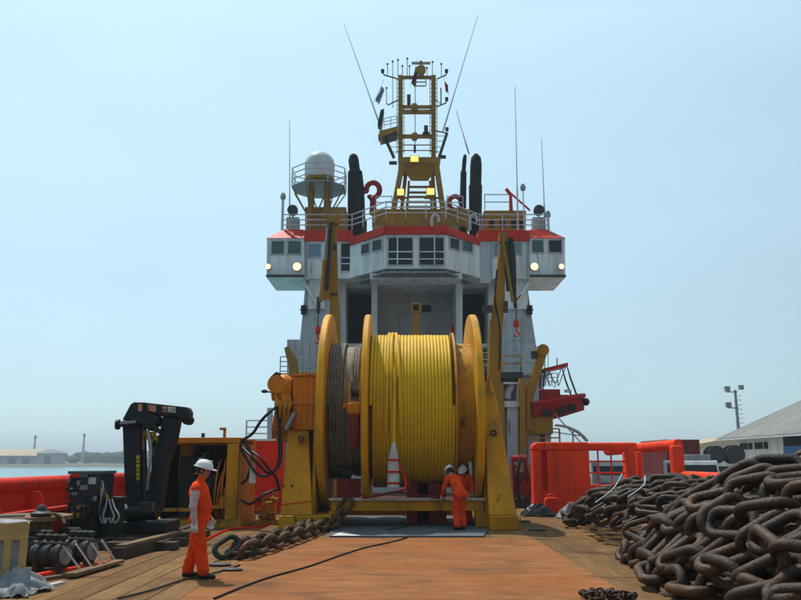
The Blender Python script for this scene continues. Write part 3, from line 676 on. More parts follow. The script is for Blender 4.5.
# searchlights
for px, lab in ((293,'round dark searchlight on the wing roof below the radome'),(538.5,'round dark searchlight on the wing roof away from the radome')):
    c = at(px,211,51.5); t = thing('searchlight', lab, 'searchlight', (c.x,c.y,zr))
    MB().lathe(c,(0,1,0),[(-.3,.3),(-.28,.36),(.1,.34),(.35,.15)],20).build('drum', M['dark'], t)
    b = at(px,224,51.5); MB().mm((b.x-.42,51.2,zr-.05),(b.x+.42,51.9,b.z+.4)).build('pedestal', M['wall'], t)
    MB().cyl((c.x,51.5,b.z+.4),(c.x,51.5,c.z-.3),.06,n=8).build('yoke', M['wall'], t)
for px, py, lab in ((283,199,'grey roof camera post at the outer end of the left wing'),(548,217,'short grey camera post on the right wing roof'),(523,190,'white dome light on a thin post beside the red rod')):
    c = at(px,py,51.3); t = thing('camera_post', lab, 'post', (c.x,51.3,zr))
    MB().cyl((c.x,51.3,zr-.05),(c.x,51.3,c.z),.09 if px != 523 else .04,n=8).build('post', M['galv'], t)
    MB().tube([(c.x,51.3,c.z-.02),(c.x,51.3,c.z+.2),(c.x,51.3,c.z+.42)],[.16,.2,.1],10).build('head', M['steel'], t)
# whip antennas
for i, (x0,y0,x1,y1,d,zb,lab) in enumerate(((290,225,289.5,119,51.6,0,'thin vertical whip antenna by the left wing railing'),(518,228,515,86,51.6,0,'tall vertical whip antenna beside the red rod'),(545,222,541.5,138,51.6,0,'whip antenna at the outer end of the right wing'),(382,131,344,24,53,1,'long whip antenna slanting left from the mast platform'),(443,131,478,15,53,1,'long whip antenna slanting right from the mast'),(469,154,456,110,54,1,'short faint whip antenna leaning above the exhausts'))):
    a = at(x0,y0,d); b = at(x1,y1,d)
    if not zb: a.z = zr-.03
    t = thing('whip_antenna', lab, 'antenna', a)
    MB().tube([a,a+(b-a)*.3],[.065,.05],6).build('base_rod', M['galv'], t); MB().tube([a+(b-a)*.3,b],[.04,.018],6).build('whip', M['galv'], t)
# radome and its stand
c = at(319.5,178,53.5); R = 1.08
t = thing('radome', 'white satellite radome on a round yellow stand above the wheelhouse', 'radome', (c.x,c.y,zr))
MB().lathe(c,(0,0,1),[(-.1,R*.8),(-.06,R*.97),(.9,R),(1.3,R*.93),(1.6,R*.75),(1.82,R*.5),(1.95,R*.22),(1.99,.01)],28).build('dome', M['radome'], t)
MB().lathe(c,(0,0,1),[(-.8,R*.35),(-.45,R*.75),(-.3,R),(-.11,R)],28).build('stand_ring', M['mast'], t)
for dx in (-.55,.55):
    for dy in (-.6,.6): MB().bar((c.x+dx,c.y+dy,zr-.05),(c.x+dx,c.y+dy,c.z-.4),.28).build('stand_leg', M['mast'], t)
for s in (-1,1): MB().bar((c.x+.55*s,c.y-.6,zr+.5),(c.x-.55*s,c.y-.6,c.z-1.2),.09).build('brace', M['mast'], t)
zp = at(320,190,53.5).z; ring = ngon((c.x,c.y,zp),(1,0,0),(0,1,0),2.0,8,math.pi/8)
MB().prism(ring,(0,0,.09)).build('platform', M['steel'], t)
for i in range(8): MB().bar(ring[i],(c.x+(.5 if ring[i].x > c.x else -.5),c.y,zr+1.3),.07).build('platform_strut', M['mast'], t)
r = MB(); railing(r, [p+Z*.09 for p in ring]+[ring[0]+Z*.09], 1.25, 3, 1.6, .028); r.build('platform_railing', M['galv'], t)
# exhaust stacks
def stack(name, lab, pts, d, rs, n=16):
    A = [at(x,y,d) for x,y in pts]; A[0].z = zr-.05
    t = thing(name, lab, 'exhaust', A[0]); return t, A
t, A = stack('exhaust_stack', 'single black exhaust stack with rounded top between radome and mast', [(357,230),(356,190),(355,172),(353.5,160)], 54, 0)
MB().tube([A[0],A[1],A[2],A[2]+Z*.12],[.66,.6,.52,.4],18).build('casing', M['soot'], t)
MB().tube([A[2],A[3],A[3]+Z*.3,A[3]+Z*.45],[.38,.38,.3,.14],14).build('pipe', M['soot'], t)
MB().bar(A[0]+V((.45,-.2,0)),A[0]+V((.45,-.2,1.6)),.5).build('lagging', M['dark'], t)
t, A = stack('exhaust_stack', 'thick black exhaust stack with rounded top beside the thin one', [(475,230),(475.5,186),(476,165),(476,158)], 54, 0)
MB().tube([A[0],A[1],A[1]+Z*.1],[.44,.48,.42],18).build('casing', M['soot'], t)
MB().tube([A[1],A[2],A[3],A[3]+Z*.3],[.42,.42,.36,.14],16).build('pipe', M['soot'], t)
t, A = stack('exhaust_stack', 'thin black exhaust pipe standing beside the thick exhaust stack', [(462,230),(463.5,172),(464.5,160),(465,156)], 54, 0)
MB().tube([A[0],A[1],A[1]+Z*.1],[.26,.22,.16],12).build('casing', M['soot'], t)
MB().tube([A[1],A[2],A[3],A[3]+Z*.12],[.15,.15,.13,.05],10).build('pipe', M['soot'], t)
# red fire monitors
def monitor(px, py, d, s, lab, sc=1.0):
    c = at(px,py,d); z0 = c.z-1.5*sc
    t = thing('fire_monitor', lab, 'fire monitor', (c.x,d,z0))
    MB().tube([(c.x,d,z0-.35),(c.x,d,c.z-.75*sc)],[.26*sc,.2*sc],12).build('riser', M['monitor'], t)
    pts = [V((c.x,d,c.z-.75*sc))]+[c+V((s*.48*sc*math.cos(w),-.12*math.sin(w),.52*sc*math.sin(w))) for w in [math.radians(-120+i*24) for i in range(14)]]
    MB().tube(pts,.2*sc,10).build('swan_neck', M['monitor'], t)
    MB().tube([pts[-1],pts[-1]+V((-s*.15,-.5,-.25))*sc],[.17*sc,.11*sc],10).build('nozzle', M['monitor'], t)
    MB().ball((c.x,d,c.z-.72*sc),.27*sc,10).build('joint', M['monitor'], t)
monitor(373,190,54.2,1,'red curled fire monitor to the right of the single exhaust stack',1.0)
monitor(455,203,54.2,-1,'red curled fire monitor to the left of the twin exhausts',.9)
monitor(328,188,55.6,1,'red fire monitor half hidden under the radome',1.0)
# red lifting rod on the roof
a = at(511,210,53); b = at(510.5,193,53)
t = thing('roof_davit', 'small red davit with a long drooping rod on the wheelhouse roof', 'davit', (a.x,53,a.z))
MB().cyl(a-Z*.05,b,.14,.1,10).build('post', M['red'], t); MB().bar(at(507,190,53),at(530,210.5,53),.11).build('rod', M['red'], t); MB().bar(at(506,189,53),at(511,195,53),.2).build('head', M['red'], t)
# ------------------------------------------------------------------ mast
zm = zr-.02
t = thing('radar_mast', 'yellow lattice radar mast with two posts and lit lamps above the wheelhouse', 'mast', (at(418,222,53).x,53,zm))
Q = lambda x, y, d=53: at(x,y,d)
for (xa, xb) in ((389,402.5),(446.5,436)):
    for dd in (52.2,54.2):
        k = 0 if dd < 53 else (9 if xa < 418 else -9)
        a = at(xa+k,224,dd); a.z = zm; MB().bar(a, at(xb+k*.5,162,dd), .36 if dd < 53 else .26).build('leg', M['mast'], t)
MB().loft([at(399,163,52),at(440,163,52),at(440,163,52)+V((0,2.6,0)),at(399,163,52)+V((0,2.6,0))],[at(398,157,52),at(441,157,52),at(441,157,52)+V((0,2.6,0)),at(398,157,52)+V((0,2.6,0))]).build('platform', M['mast'], t)
MB().loft([at(411,181,52.6),at(428,181,52.6),at(428,181,53.6),at(411,181,53.6)],[at(399.5,163.2,52.1),at(439.5,163.2,52.1),at(439.5,163.2,54.5),at(399.5,163.2,54.5)]).build('platform_cone', M['mast'], t)
for x in (400.5,433.5):
    MB().bar(Q(x,157.2),Q(x,76),.33).build('post', M['mast'], t)
    for k in (-1,1):
        r = MB(); xx = x+k*5 if (x < 410) == (k < 0) else x+k*4
        for i in range(18): r.bar(Q(x,80+i*4.2,52.8),Q(x+ (k*3.6),80+i*4.2,52.8),.035)
        r.bar(Q(x+k*3.6,78,52.8),Q(x+k*3.6,154,52.8),.04); r.build('ladder', M['mast'], t)
for y, w in ((77.5,.2),(107,.2),(112,.26),(136.5,.24),(145,.06),(150.5,.06)):
    MB().bar(Q(400.8,y,52.98),Q(433.2,y,52.98),w).build('crossbar', M['mast'], t)
for y in (107.5,136.5): MB().ball(Q(414.5,y,52.8),.28,10,(1,.8,1.3)).build('lamp_housing', M['mast'], t)
MB().bar(Q(415.2,77,52.95),Q(415.2,150,52.95),.06).build('stay', M['steel'], t)
MB().box(Q(408.8,100,52.9),(.26,.26,.75)).build('sensor', M['dark'], t); MB().box(Q(426,130,52.9),(.28,.3,.6)).build('sensor', M['dark'], t)
MB().box(Q(426,134,52.9),(.5,.3,.2)).build('sensor', M['dark'], t); MB().box(Q(414.8,149,52.9),(.16,.2,.5)).build('sensor', M['dark'], t)
# radar scanner
s = MB().lathe(Q(421,72,52.6),(0,0,1),[(-.25,.2),(0,.34),(.35,.34),(.5,.16),(.85,.1)],14).build('radar_pedestal', M['mast'], t)
MB().box(Q(421,63.2,52.6),(1.35,.16,.14)).build('radar_scanner', M['steel'], t)
for x in (416,426): MB().bar(Q(x,78,52.8),Q(x,86,52.8),.06).build('bracket_leg', M['steel'], t)
for y in (82,86): MB().bar(Q(416,y,52.8),Q(426,y,52.8),.07).build('bracket_bar', M['steel'], t)
# arms with aerials
for pts in (((398,79),(384,75),(383,72)),((437,79),(446,75),(446.5,72)),((398,100),(388,105),(386.5,103)),((436,107),(446,103),(447,99)),((436,131),(446,133),(447,129)),((398,135),(384,133),(382,133)),((436,100),(441,104),(441,88)),):
    MB().tube([Q(*p) for p in pts],.05,6).build('arm', M['dark'], t)
for x, y in ((382.6,71.5),(446.5,71.5),(446.7,99.5),(447,129.5)): MB().tube([Q(x,y+1.5),Q(x,y-1.8)],[.11,.13],8).build('aerial_head', M['black'], t)
for x, y0, y1 in ((392.7,108,61.5),(398,77,60),(407.3,77,58.5),(402.4,77,66),(387.5,76,64),(409.5,77,66),(427,77,68),(432.5,77,62),(441.3,76,64),(386.5,103,88)):
    MB().tube([Q(x,y0,52.9),Q(x,y1,52.9)],.025,6).build('aerial', M['dark'], t); MB().ball(Q(x,y1,52.9),.085,8).build('aerial_tip', M['dark'], t)
MB().slab([(379,131),(398,126),(398,131),(380,137)],52.3,53.8).build('side_platform', M['mast'], t)
MB().slab([(378,134.5),(396,131.5),(396,134),(385,137.5)],52.4,53.6).build('side_platform_base', M['dark'], t)
MB().slab([(377.5,124),(380.5,110),(384,108.5),(383,117),(381.5,127)],52.5,53.3).build('side_box', M['black'], t)
r = MB(); railing(r, [Q(384,128.5,52.4),Q(397.5,125.5,52.4)], .75, 3, .4, .022); r.build('side_railing', M['galv'], t)
for a, b in (((385,138),(394,158)),((447,133),(439,158))): MB().bar(Q(*a),Q(*b),.2).build('diagonal', M['dark'], t)
for x0, x1 in ((386,399),(435,447)):
    for y in (136,141,147,152): MB().bar(Q(x0+(y-136)*.4*(1 if x0 < 400 else 0),y,52.9),Q(x1-(y-136)*.4*(0 if x0 < 400 else 1),y,52.9),.035).build('stay', M['steel'], t)
for x in (393,442): MB().box(Q(x,163 if x < 400 else 157,52.3),(.55,.3,.16)).build('bracket_lamp', M['black'], t)
for y in (187,192.5,197,202,207): MB().bar(Q(408,y,53.4),Q(431,y,53.4),.14).build('lattice_bar', M['mast'], t)
for x in (409,430): MB().bar(Q(x,181,53.4),Q(x-(2 if x < 415 else -2),214,53.4),.16).build('lattice_post', M['mast'], t)
for x in (396,400.5,405): pass
for px, py, w, h in ((414.5,158.8,.55,.42),(400.5,192,.46,.46),(430.5,191.5,.52,.46)):
    c = at(px,py,51.6)
    f = MB().box(c+V((0,.12,0)),(w+.08,.2,h+.08)).build('floodlight', M['mast'], t)
    MB().box(c,(w,.03,h)).build('lens', M['lampy'], f)
    MB().bar(c+V((0,.2,-.1)),c+V((0,.75,-.3)),.1).build('floodlight_arm', M['mast'], t)
for x0, x1, py in ((393,407,198),(424,440,198)): MB().bar(at(x0,py,52.2),at(x1,py,52.2),.12).build('lamp_rail', M['mast'], t)
# flags
def flag(px, py, d, w, h, m, lab, tilt):
    c = at(px,py,d); mb = MB(); nx, nz = 8, 6
    vs = [c+V((tilt*j/nz*h+(i/nx)*w*.45, .12*math.sin(i*1.3+j*.8), -j/nz*h-(i/nx)*w*.55)) for j in range(nz+1) for i in range(nx+1)]
    f = [(j*(nx+1)+i, j*(nx+1)+i+1, (j+1)*(nx+1)+i+1, (j+1)*(nx+1)+i) for j in range(nz) for i in range(nx)]
    b = [v+V((0,.02,0)) for v in vs]; n = len(vs)
    mb.add(vs+b, f+[tuple(n+k for k in q[::-1]) for q in f])
    o = mb.build('flag', m); tag(o, lab, 'flag')
    MB().tube([c+V((tilt*h*1.3,0,-h*1.25)),c,c+V((-tilt*h*.35,0,.55))],.012,5).build('halyard', M['dark'], o)
    return c
flag(381.5,86,52.9,.55,1.1,M['flagw'],'pale blue and white flag hanging at the left whip antenna',-.4)
flag(416,66,52.7,.5,1.35,M['flagr'],'dark maroon and blue flag hanging below the radar scanner',-.25)
flag(444.5,81,52.9,.5,.75,M['flagg'],'small green and red flag hanging right of the mast',.1)
a = at(416,303,40); 
t = thing('vent_post', 'slim ochre post with dark opening standing behind the yellow rope', 'post', (a.x,40,0))
MB().mm((a.x-.16,40,-.06),(a.x+.16,40.35,a.z-.5)).build('shaft', M['crane'], t, bevel=.02); MB().mm((a.x-.24,39.95,a.z-.497),(a.x+.24,40.4,a.z)).build('head', M['crane'], t, bevel=.02); MB().mm((a.x-.14,39.93,a.z-.4),(a.x+.14,39.949,a.z-.1)).build('opening', M['darkint'], t)

for xa, xb in ((267,304),(530,565)):       # plate seams and a drain pipe on each wing
    for f in (.33,.66): P('plate_seam', MB().rect(xa+(xb-xa)*f,256,xa+(xb-xa)*f+.35,274,DW-.012,DW+.01), M['wall'])
for px in (306.5,334,492,527): P('drain_pipe', MB().tube([at(px,242,DW+.27),at(px,277,DW+.27)],.045,6), M['wall'])
for x in (325,360,395,430,465,505): P('scupper', MB().rect(x,274.5,x+1.6,276,DW+.33,DW+.36), M['core'])
# ================================================================== DECK CRANES, BOAT
def hookchain(t, top, ln, m=None):
    MB().tube([top, top-Z*ln],.03,6).build('wire', M['dark'], t)
    c = top-Z*ln
    MB().tube([c+Z*.1,c-Z*.12,c-Z*.3],[.1,.17,.12],10).build('hook_block', M['red'], t)
    MB().tube(smoothpath([c-Z*.3,c-Z*.5,c+V((.12,0,-.68)),c+V((0,0,-.8)),c+V((-.12,0,-.7))],4),.045,6).build('hook', M['red'], t)
d = 42.0
b = at(333,330,d)
t = thing('deck_crane', 'folded ochre deck crane standing left of the tall middle flange', 'crane', (b.x,d,0))
MB().tube([(b.x+.1,d+.3,-.05),(b.x+.1,d+.3,at(333,372,d).z)],[.6,.5],16).build('pedestal', M['crane'], t)
MB().loft([at(329,380,d),at(341,380,d),at(341,380,d)+V((0,.7,0)),at(329,380,d)+V((0,.7,0))],[at(330,226,d),at(336,226,d),at(336,226,d)+V((0,.5,0)),at(330,226,d)+V((0,.5,0))]).build('boom', M['crane'], t, bevel=.03)
MB().loft([at(323,300,d-.1),at(329.5,300,d-.1),at(329.5,300,d+.3),at(323,300,d+.3)],[at(329,224,d-.1),at(334,224,d-.1),at(334,224,d+.3),at(329,224,d+.3)]).build('jib', M['crane'], t)
MB().tube([at(320.5,302,d-.3),at(324.5,260,d-.3)],.11,10).build('ram_barrel', M['crane'], t)
MB().tube([at(324.5,260,d-.3),at(327.5,228,d-.3)],.07,10).build('ram_rod', M['steel'], t)
MB().tube([at(326.5,290,d-.35),at(331,222,d-.35)],.09,8).build('hose_bundle', M['hose'], t)
MB().box(at(333,221,d+.1),(.62,.6,.4)).build('knuckle', M['crane'], t)
for x,y in ((328,219),(337,217)): MB().bar(at(x,222,d),at(x,y-6,d),.12).build('lug', M['crane'], t)
MB().box(at(335,247,d-.06),(.2,.1,.3)).build('fitting', M['dark'], t); MB().box(at(334,294,d-.05),(.4,.1,.1)).build('fitting', M['dark'], t)
MB().box(at(318.5,305,d-.2),(.18,.25,.85)).build('jib_tip', M['dark'], t)
MB().bar(at(318.5,301,d-.2),at(325,298,d-.1),.1).build('jib_link', M['crane'], t)
hookchain(t, at(318.3,310,d-.2), 1.0)
t = thing('deck_crane', 'folded ochre deck crane with dark green ram standing right of the reel', 'crane', (at(495,400,d).x,d,0))
b = at(495,400,d)
MB().tube([(b.x,d+.3,-.05),(b.x,d+.3,at(495,382,d).z)],[.6,.52],16).build('pedestal', M['crane'], t)
MB().loft([at(488,392,d),at(500,392,d),at(500,392,d)+V((0,.7,0)),at(488,392,d)+V((0,.7,0))],[at(490,320,d),at(504,310,d),at(504,310,d)+V((0,.6,0)),at(490,320,d)+V((0,.6,0))]).build('column', M['crane'], t, bevel=.03)
MB().loft([at(491,322,d),at(505,310,d),at(505,310,d)+V((0,.6,0)),at(491,322,d)+V((0,.6,0))],[at(500.5,240,d),at(505,240,d),at(505,240,d)+V((0,.4,0)),at(500.5,240,d)+V((0,.4,0))]).build('boom', M['crane'], t, bevel=.03)
MB().bar(at(503,241,d-.2),at(513,302,d-.2),.14,.2).build('jib', M['mast'], t)
for k, x in enumerate((506,511)): MB().tube([at(x,238,d+.1),at(x+1.5,262,d+.1),at(x+3,291,d+.1)],[.15,.2,.14],10).build('ram_barrel', M['green'], t)
MB().tube([at(514.5,290,d),at(515.5,308,d)],.1,8).build('jib_tip', M['dark'], t)
MB().bar(at(514.5,303,d),at(521,295,d),.09).build('jib_link', M['red'], t)
MB().box(at(503,238,d+.1),(.45,.6,.5)).build('knuckle', M['crane'], t)
MB().box(at(487.5,309,d-.1),(.5,.4,.35)).build('valve_block', M['dark'], t); MB().box(at(506,307,d-.1),(.18,.3,.6)).build('fitting', M['dark'], t)
MB().tube(smoothpath([at(497,270,d-.2),at(495,300,d-.25),at(500,330,d-.25),at(499,370,d-.2)],6),.05,6).build('hose', M['hose'], t)
hookchain(t, at(516,308,d), .75)
# rescue boat and davits
t = thing('boat_davit', 'ochre davit arm with rounded head leaning beside the rescue boat', 'davit', (at(530,400,43.2).x,43.2,0))
MB().slab([(524,403),(532,403),(548.5,349),(548,346),(543,346),(539,350),(538,356)],42.8,43.4).build('arm', M['crane'], t, bevel=.03)
MB().lathe(at(543.2,350,42.7),(0,1,0),[(0,.2),(0,.33),(.75,.33),(.75,.2)],18).build('sheave', M['crane'], t)
MB().box(at(534.5,355,43),(.35,.3,.4)).build('floodlight', M['dark'], t)
MB().bar(at(548,349,43.1),at(548.5,386,43.1),.03).build('fall_wire', M['dark'], t)
MB().slab([(523,402),(533,402),(533,434),(523,434)],43.45,44.4).build('base', M['crane'], t)
t = thing('boat_davit', 'short ochre davit arm behind the amber drive unit', 'davit', (at(291,400,45.6).x,45.6,0))
MB().slab([(284,348),(288,345.5),(296,358),(298,373),(290,373)],45.4,46).build('arm', M['mast'], t, bevel=.03)
MB().slab([(289,373.1),(299,373.1),(299,480),(289,480)],45.4,46).build('post', M['mast'], t)
d = 42.6
bc = at(560,408,d)
t = thing('rescue_boat', 'small red rescue boat with black fenders hanging on the davit', 'boat', (bc.x,d,bc.z-.6))
def hullsec(f):
    x = at(533+f*55,400,d).x; rise = .1+.5*f+.15*max(0,f-.7)*3
    w = .85*(1-max(0,(f-.55)/.45)**2*.93); hgt = .95-.35*max(0,f-.5)
    z1 = at(533,411-f*10,d).z+.35; z0 = z1-hgt
    return [V((x,d+1-w,z1)), V((x,d+1-w*.95,z1-hgt*.5)), V((x,d+1-w*.45,z0)), V((x,d+1+w*.45,z0)), V((x,d+1+w*.95,z1-hgt*.5)), V((x,d+1+w,z1))]
secs = [hullsec(i/10) for i in range(11)]
mb = MB(); vs = [p for s in secs for p in s]
mb.add(vs, [(i*6+k,i*6+(k+1)%6,(i+1)*6+(k+1)%6,(i+1)*6+k) for i in range(10) for k in range(6)]+[tuple(range(6)),tuple(60+k for k in range(6))])
mb.build('hull', M['boat'], t)
for k in (0,5): MB().tube([s[k]+V((0,-.05 if k == 0 else .05,.02)) for s in secs],.13,8).build('fender', M['boat'], t)
MB().ball(secs[10][2]+V((.1,0,.45)),.22,10,(1,1.6,1)).build('bow_fender', M['black'], t)
for f in (.25,.52,.72): 
    s = hullsec(f); MB().box(s[1]+V((0,-.1,-.12)),(.42,.16,.4)).build('side_fender', M['black'], t)
MB().mm((secs[2][0].x,d+.5,secs[2][0].z-.1),(secs[5][0].x+.1,d+1.5,secs[2][0].z+.75)).build('console', M['boat'], t)
MB().mm((secs[5][0].x+.1,d+.6,secs[5][0].z-.1),(secs[7][0].x,d+1.4,secs[5][0].z+.3)).build('seat_box', M['maroon'], t)
fr = MB()
for y in (.35,1.65):
    pts = [at(545,386,d),at(546,368,d),at(568,364,d),at(572,378,d),at(579,397,d)]
    fr.tube([p+V((0,y,0)) for p in pts],.05,6); fr.bar(at(549,368,d)+V((0,y,0)),at(556,383,d)+V((0,y,0)),.05); fr.bar(at(567,366,d)+V((0,y,0)),at(560,385,d)+V((0,y,0)),.04)
fr.bar(at(546,368,d)+V((0,.35,0)),at(546,368,d)+V((0,1.65,0)),.07); fr.bar(at(568,364,d)+V((0,.35,0)),at(568,364,d)+V((0,1.65,0)),.07)
fr.build('roll_frame', M['dark'], t)
MB().slab([(545.5,368),(568,362.5),(568,366),(546,371)],d+.3,d+1.7).build('roll_pad', M['boat'], t)
r = MB(); railing(r, [at(546,386,d+.6),at(558,386,d+.6)],.7,3,.3,.022); r.build('windshield_frame', M['galv'], t)
MB().bar(at(557,358,d+1),at(557,366,d+1),.05).build('antenna', M['dark'], t); MB().box(at(568,391,d+.5),(.35,.2,.15)).build('lamp', M['galv'], t)
# dark winch gear behind the barrier
d = 31.0
t = thing('tugger_winch', 'dark maroon tugger winch between the reel stand and the orange barrier', 'winch', (at(522,480,d).x,d,0))
a = at(514,500,d); c = at(531,500,d)
MB().mm((a.x,d,-.05),(c.x,d+1.2,.35)).build('bed', M['dark'], t, bevel=.02)
MB().lathe((a.x+.1,d+.55,1.0),(1,0,0),[(0,.2),(0,.62),(.1,.62),(.1,.36),(.5,.36),(.5,.62),(.6,.62),(.6,.2)],20).build('drum', M['maroon'], t)
for x in (a.x,c.x-.15): MB().prism([(x,d+.1,.36),(x,d+1.1,.36),(x,d+.8,1.9),(x,d+.3,1.9)],(.09,0,0)).build('side_frame', M['maroon'], t)
MB().cyl((a.x+.09,d+.55,1.85),(c.x-.06,d+.55,1.85),.13,n=12).build('crossbar', M['red'], t)
MB().tube(smoothpath([(a.x+.2,d-.05,.3),(a.x+.1,d-.2,1.1),(a.x+.3,d-.1,1.9),(a.x+.35,d+.4,1.95)],5),.06,8).build('hose', M['hose'], t)
MB().lathe((a.x+.42,d-.15,.75),(0,1,0),[(0,.1),(0,.25),(.3,.25),(.3,.1)],14).build('motor', M['maroon'], t)
# ================================================================== REEL
YC, ZC, RF = 24.0, 3.265, 2.885
reel = thing('cable_reel', 'huge yellow cable reel wound with bright yellow rope', 'reel', (0,YC,.38))
def flange(xa, xb, m):
    e = .035
    o = MB().lathe((xa,YC,ZC),(1,0,0),[(0,.3),(0,RF-e),(e,RF),(xb-xa-e,RF),(xb-xa,RF-e),(xb-xa,.3)],96).build('flange', m, reel)
    return o
flange(-2.26,-2.06,M['flange']); flange(-1.06,-.88,M['flange']); flange(2.06,2.26,M['flange'])
MB().lathe((-2.059,YC,ZC),(1,0,0),[(0,1.8),(.998,1.8)],72).build('drum_core', M['core'], reel)
MB().lathe((-.879,YC,ZC),(1,0,0),[(0,2.0),(2.938,2.0)],80).build('drum_core', M['core'], reel)
MB().lathe((1.515,YC,ZC),(1,0,0),[(0,2.0),(0,2.34),(.05,2.36),(.06,2.0)],72).build('divider_ring', M['core'], reel)
MB().lathe((-2.7,YC,ZC),(1,0,0),[(0,.16),(0,.24),(5.4,.24),(5.4,.16)],20).build('axle', M['dark'], reel)
def helix(xa, xb, R, r, turns, seg, amp, n=8):
    pts = []; rnd = random.Random(11); off = [rnd.uniform(-amp,amp) for _ in range(turns+3)]; ox = [rnd.uniform(-amp,amp)*.3 for _ in range(turns+3)]
    for i in range(turns*seg+1):
        k = i/seg; a = 2*math.pi*k; j = int(k); f = k-j
        rr = R+off[j]*(1-f)+off[j+1]*f; x = xa+(xb-xa)*k/turns+ox[j]*(1-f)+ox[j+1]*f
        pts.append((x, YC-rr*math.cos(a), ZC+rr*math.sin(a)))
    return MB().tube(pts, r, n)
helix(-.82,1.47,2.22,.052,24,72,.004).build('yellow_rope', M['rope'], reel)
helix(-.82,1.47,2.15,.05,24,48,.003,6).build('rope_under_layer', M['rope'], reel)
# a few loose turns riding on top
for k, (x, dx) in enumerate(((-.38,.05),(-.2,-.06),(-.1,.1))):
    pts = [(x+dx*math.sin(w*1.1+k), YC-(2.30)*math.cos(w), ZC+2.30*math.sin(w)) for w in [math.radians(-20+i*4.5) for i in range(42)]]
    MB().tube(pts,.05,8).build('loose_turn', M['rope'], reel)
helix(-2.02,-1.58,1.98,.05,5,60,.004,8).build('wire_rope', M['wire'], reel)
helix(-2.02,-1.62,1.88,.06,4,48,.003,6).build('wire_under_layer', M['wire'], reel)
helix(-1.36,-1.14,1.9,.045,3,60,.004,8).build('wire_rope', M['wire'], reel)
MB().lathe((-1.6,YC,ZC),(1,0,0),[(0,1.8),(0,1.9),(.24,1.9),(.25,1.8)],72).build('drum_sleeve', mat('pale_sleeve_ring',(.3,.255,.2),.7,dirt=(.2,.14,.1),amt=.7,scale=2,rust=.2), reel)
MB().lathe((-1.16,YC,ZC),(1,0,0),[(0,1.8),(0,1.88),(.08,1.88),(.09,1.8)],72).build('drum_sleeve', M['core'], reel)
for k in range(24):
    w = 2*math.pi*k/24; 
    for xx in (-2.06,):
        pass
MB().bar((1.56,YC-.5,ZC+1.9),(1.56,YC-.6,ZC+2.5),.09,.14).build('rope_clamp', M['maroon'], reel)
# ------------------------------------------------------------------ stand
st = thing('reel_stand', 'yellow steel stand with sloped side frames carrying the cable reel', 'stand', (0,YC,0))
def aframe(bot, top, yb0, yb1, yt0, yt1):
    (xa,xb,z0),(xc,xd,z1) = bot, top
    return MB().loft([(xa,yb0,z0),(xb,yb0,z0),(xb,yb1,z0),(xa,yb1,z0)],[(xc,yt0,z1),(xd,yt0,z1),(xd,yt1,z1),(xc,yt1,z1)])
R0 = at(486,512,21.4); R1 = at(517,512,21.4); T0 = at(487.5,394,22.9); T1 = at(494.5,394,22.9)
aframe((max(R0.x,2.31),R1.x,.372),(2.4,T1.x+.03,T0.z),21.42,26.6,22.9,25.1).build('side_frame', M['yellow'], st, bevel=.025)
MB().mm((2.31,21.3,0),(R1.x+.03,26.8,.368)).build('base_block', M['yellow'], st, bevel=.02)
for k in range(5): MB().mm((2.55+k*.14,21.27,.03),(2.57+k*.14,21.297,.34)).build('base_rib', M['yellow'], st)
MB().tube([at(490.5,392,22.9),at(489.5,378,22.9)],[.11,.05],8).build('lifting_lug', M['yellow'], st)
c = at(493,433,22.0); MB().box(c+V((0,-.05,0)),(.26,.1,.2)).build('lug_plate', M['core'], st); MB().tube(ngon(c+V((0,-.13,0)),(1,0,0),(0,0,1),.07,12),.02,6,closed=True).build('lug_ring', M['dark'], st)
L0 = at(280,512,21.4); L1 = at(312,512,21.4)
TL0 = at(288,429,22.3); TL1 = at(308.5,429,22.3)
aframe((L0.x,min(L1.x,-2.31),.372),(TL0.x,min(TL1.x,-2.33),TL0.z),21.42,26.6,22.3,25.7).build('side_frame', M['yellow'], st, bevel=.025)
MB().mm((at(279,512,21.3).x,21.3,0),(at(331,512,21.3).x,26.8,.368)).build('base_block', M['core'], st, bevel=.02)
c = at(301.5,438,22.05); MB().box(c,(.22,.1,.18)).build('lug_plate', M['core'], st); MB().tube(ngon(c+V((0,-.1,-.02)),(1,0,0),(0,0,1),.065,12),.018,6,closed=True).build('lug_ring', M['dark'], st)
for px in (283.5,292): MB().box(at(px,486,21.55)+V((0,-.04,0)),(.05,.06,.08)).build('bolt', M['dark'], st)
MB().bar(at(281,505,21.35),at(311,501.5,21.35),.02,.035).build('painted_line', M['red'], st)
MB().mm((-2.38,21.9,.1),(-2.3,26,3.0)).build('inner_web', M['core'], st)
MB().mm((2.29,21.9,.1),(2.308,26,3.0)).build('inner_web', M['core'], st)
zb0, zb1 = at(400,511,22).z, at(400,500.5,22).z
bm_ = MB().mm((at(331,500,22).x,22.0,zb0),(at(484,500,22).x,22.35,zb1)).build('cross_beam', M['yellow'], st, bevel=.015)
MB().mm((at(329,500,22).x,21.93,zb1+.003),(at(485,500,22).x,22.42,zb1+.06)).build('beam_lit_edge', mat('worn_lit_edge',(.62,.55,.42),.6,dirt=(.3,.2,.1),amt=.7,scale=4,rust=.2), st)  # pale strip puts the sunlit top edge of the beam into colour
for x in (at(334,512,22).x,at(481,512,22).x): MB().mm((x-.15,22.0,0),(x+.15,22.33,zb0-.003)).build('beam_foot', M['yellow'], st)
MB().mm((-2.2,26.4,.05),(2.2,26.75,.4)).build('rear_beam', M['core'], st)
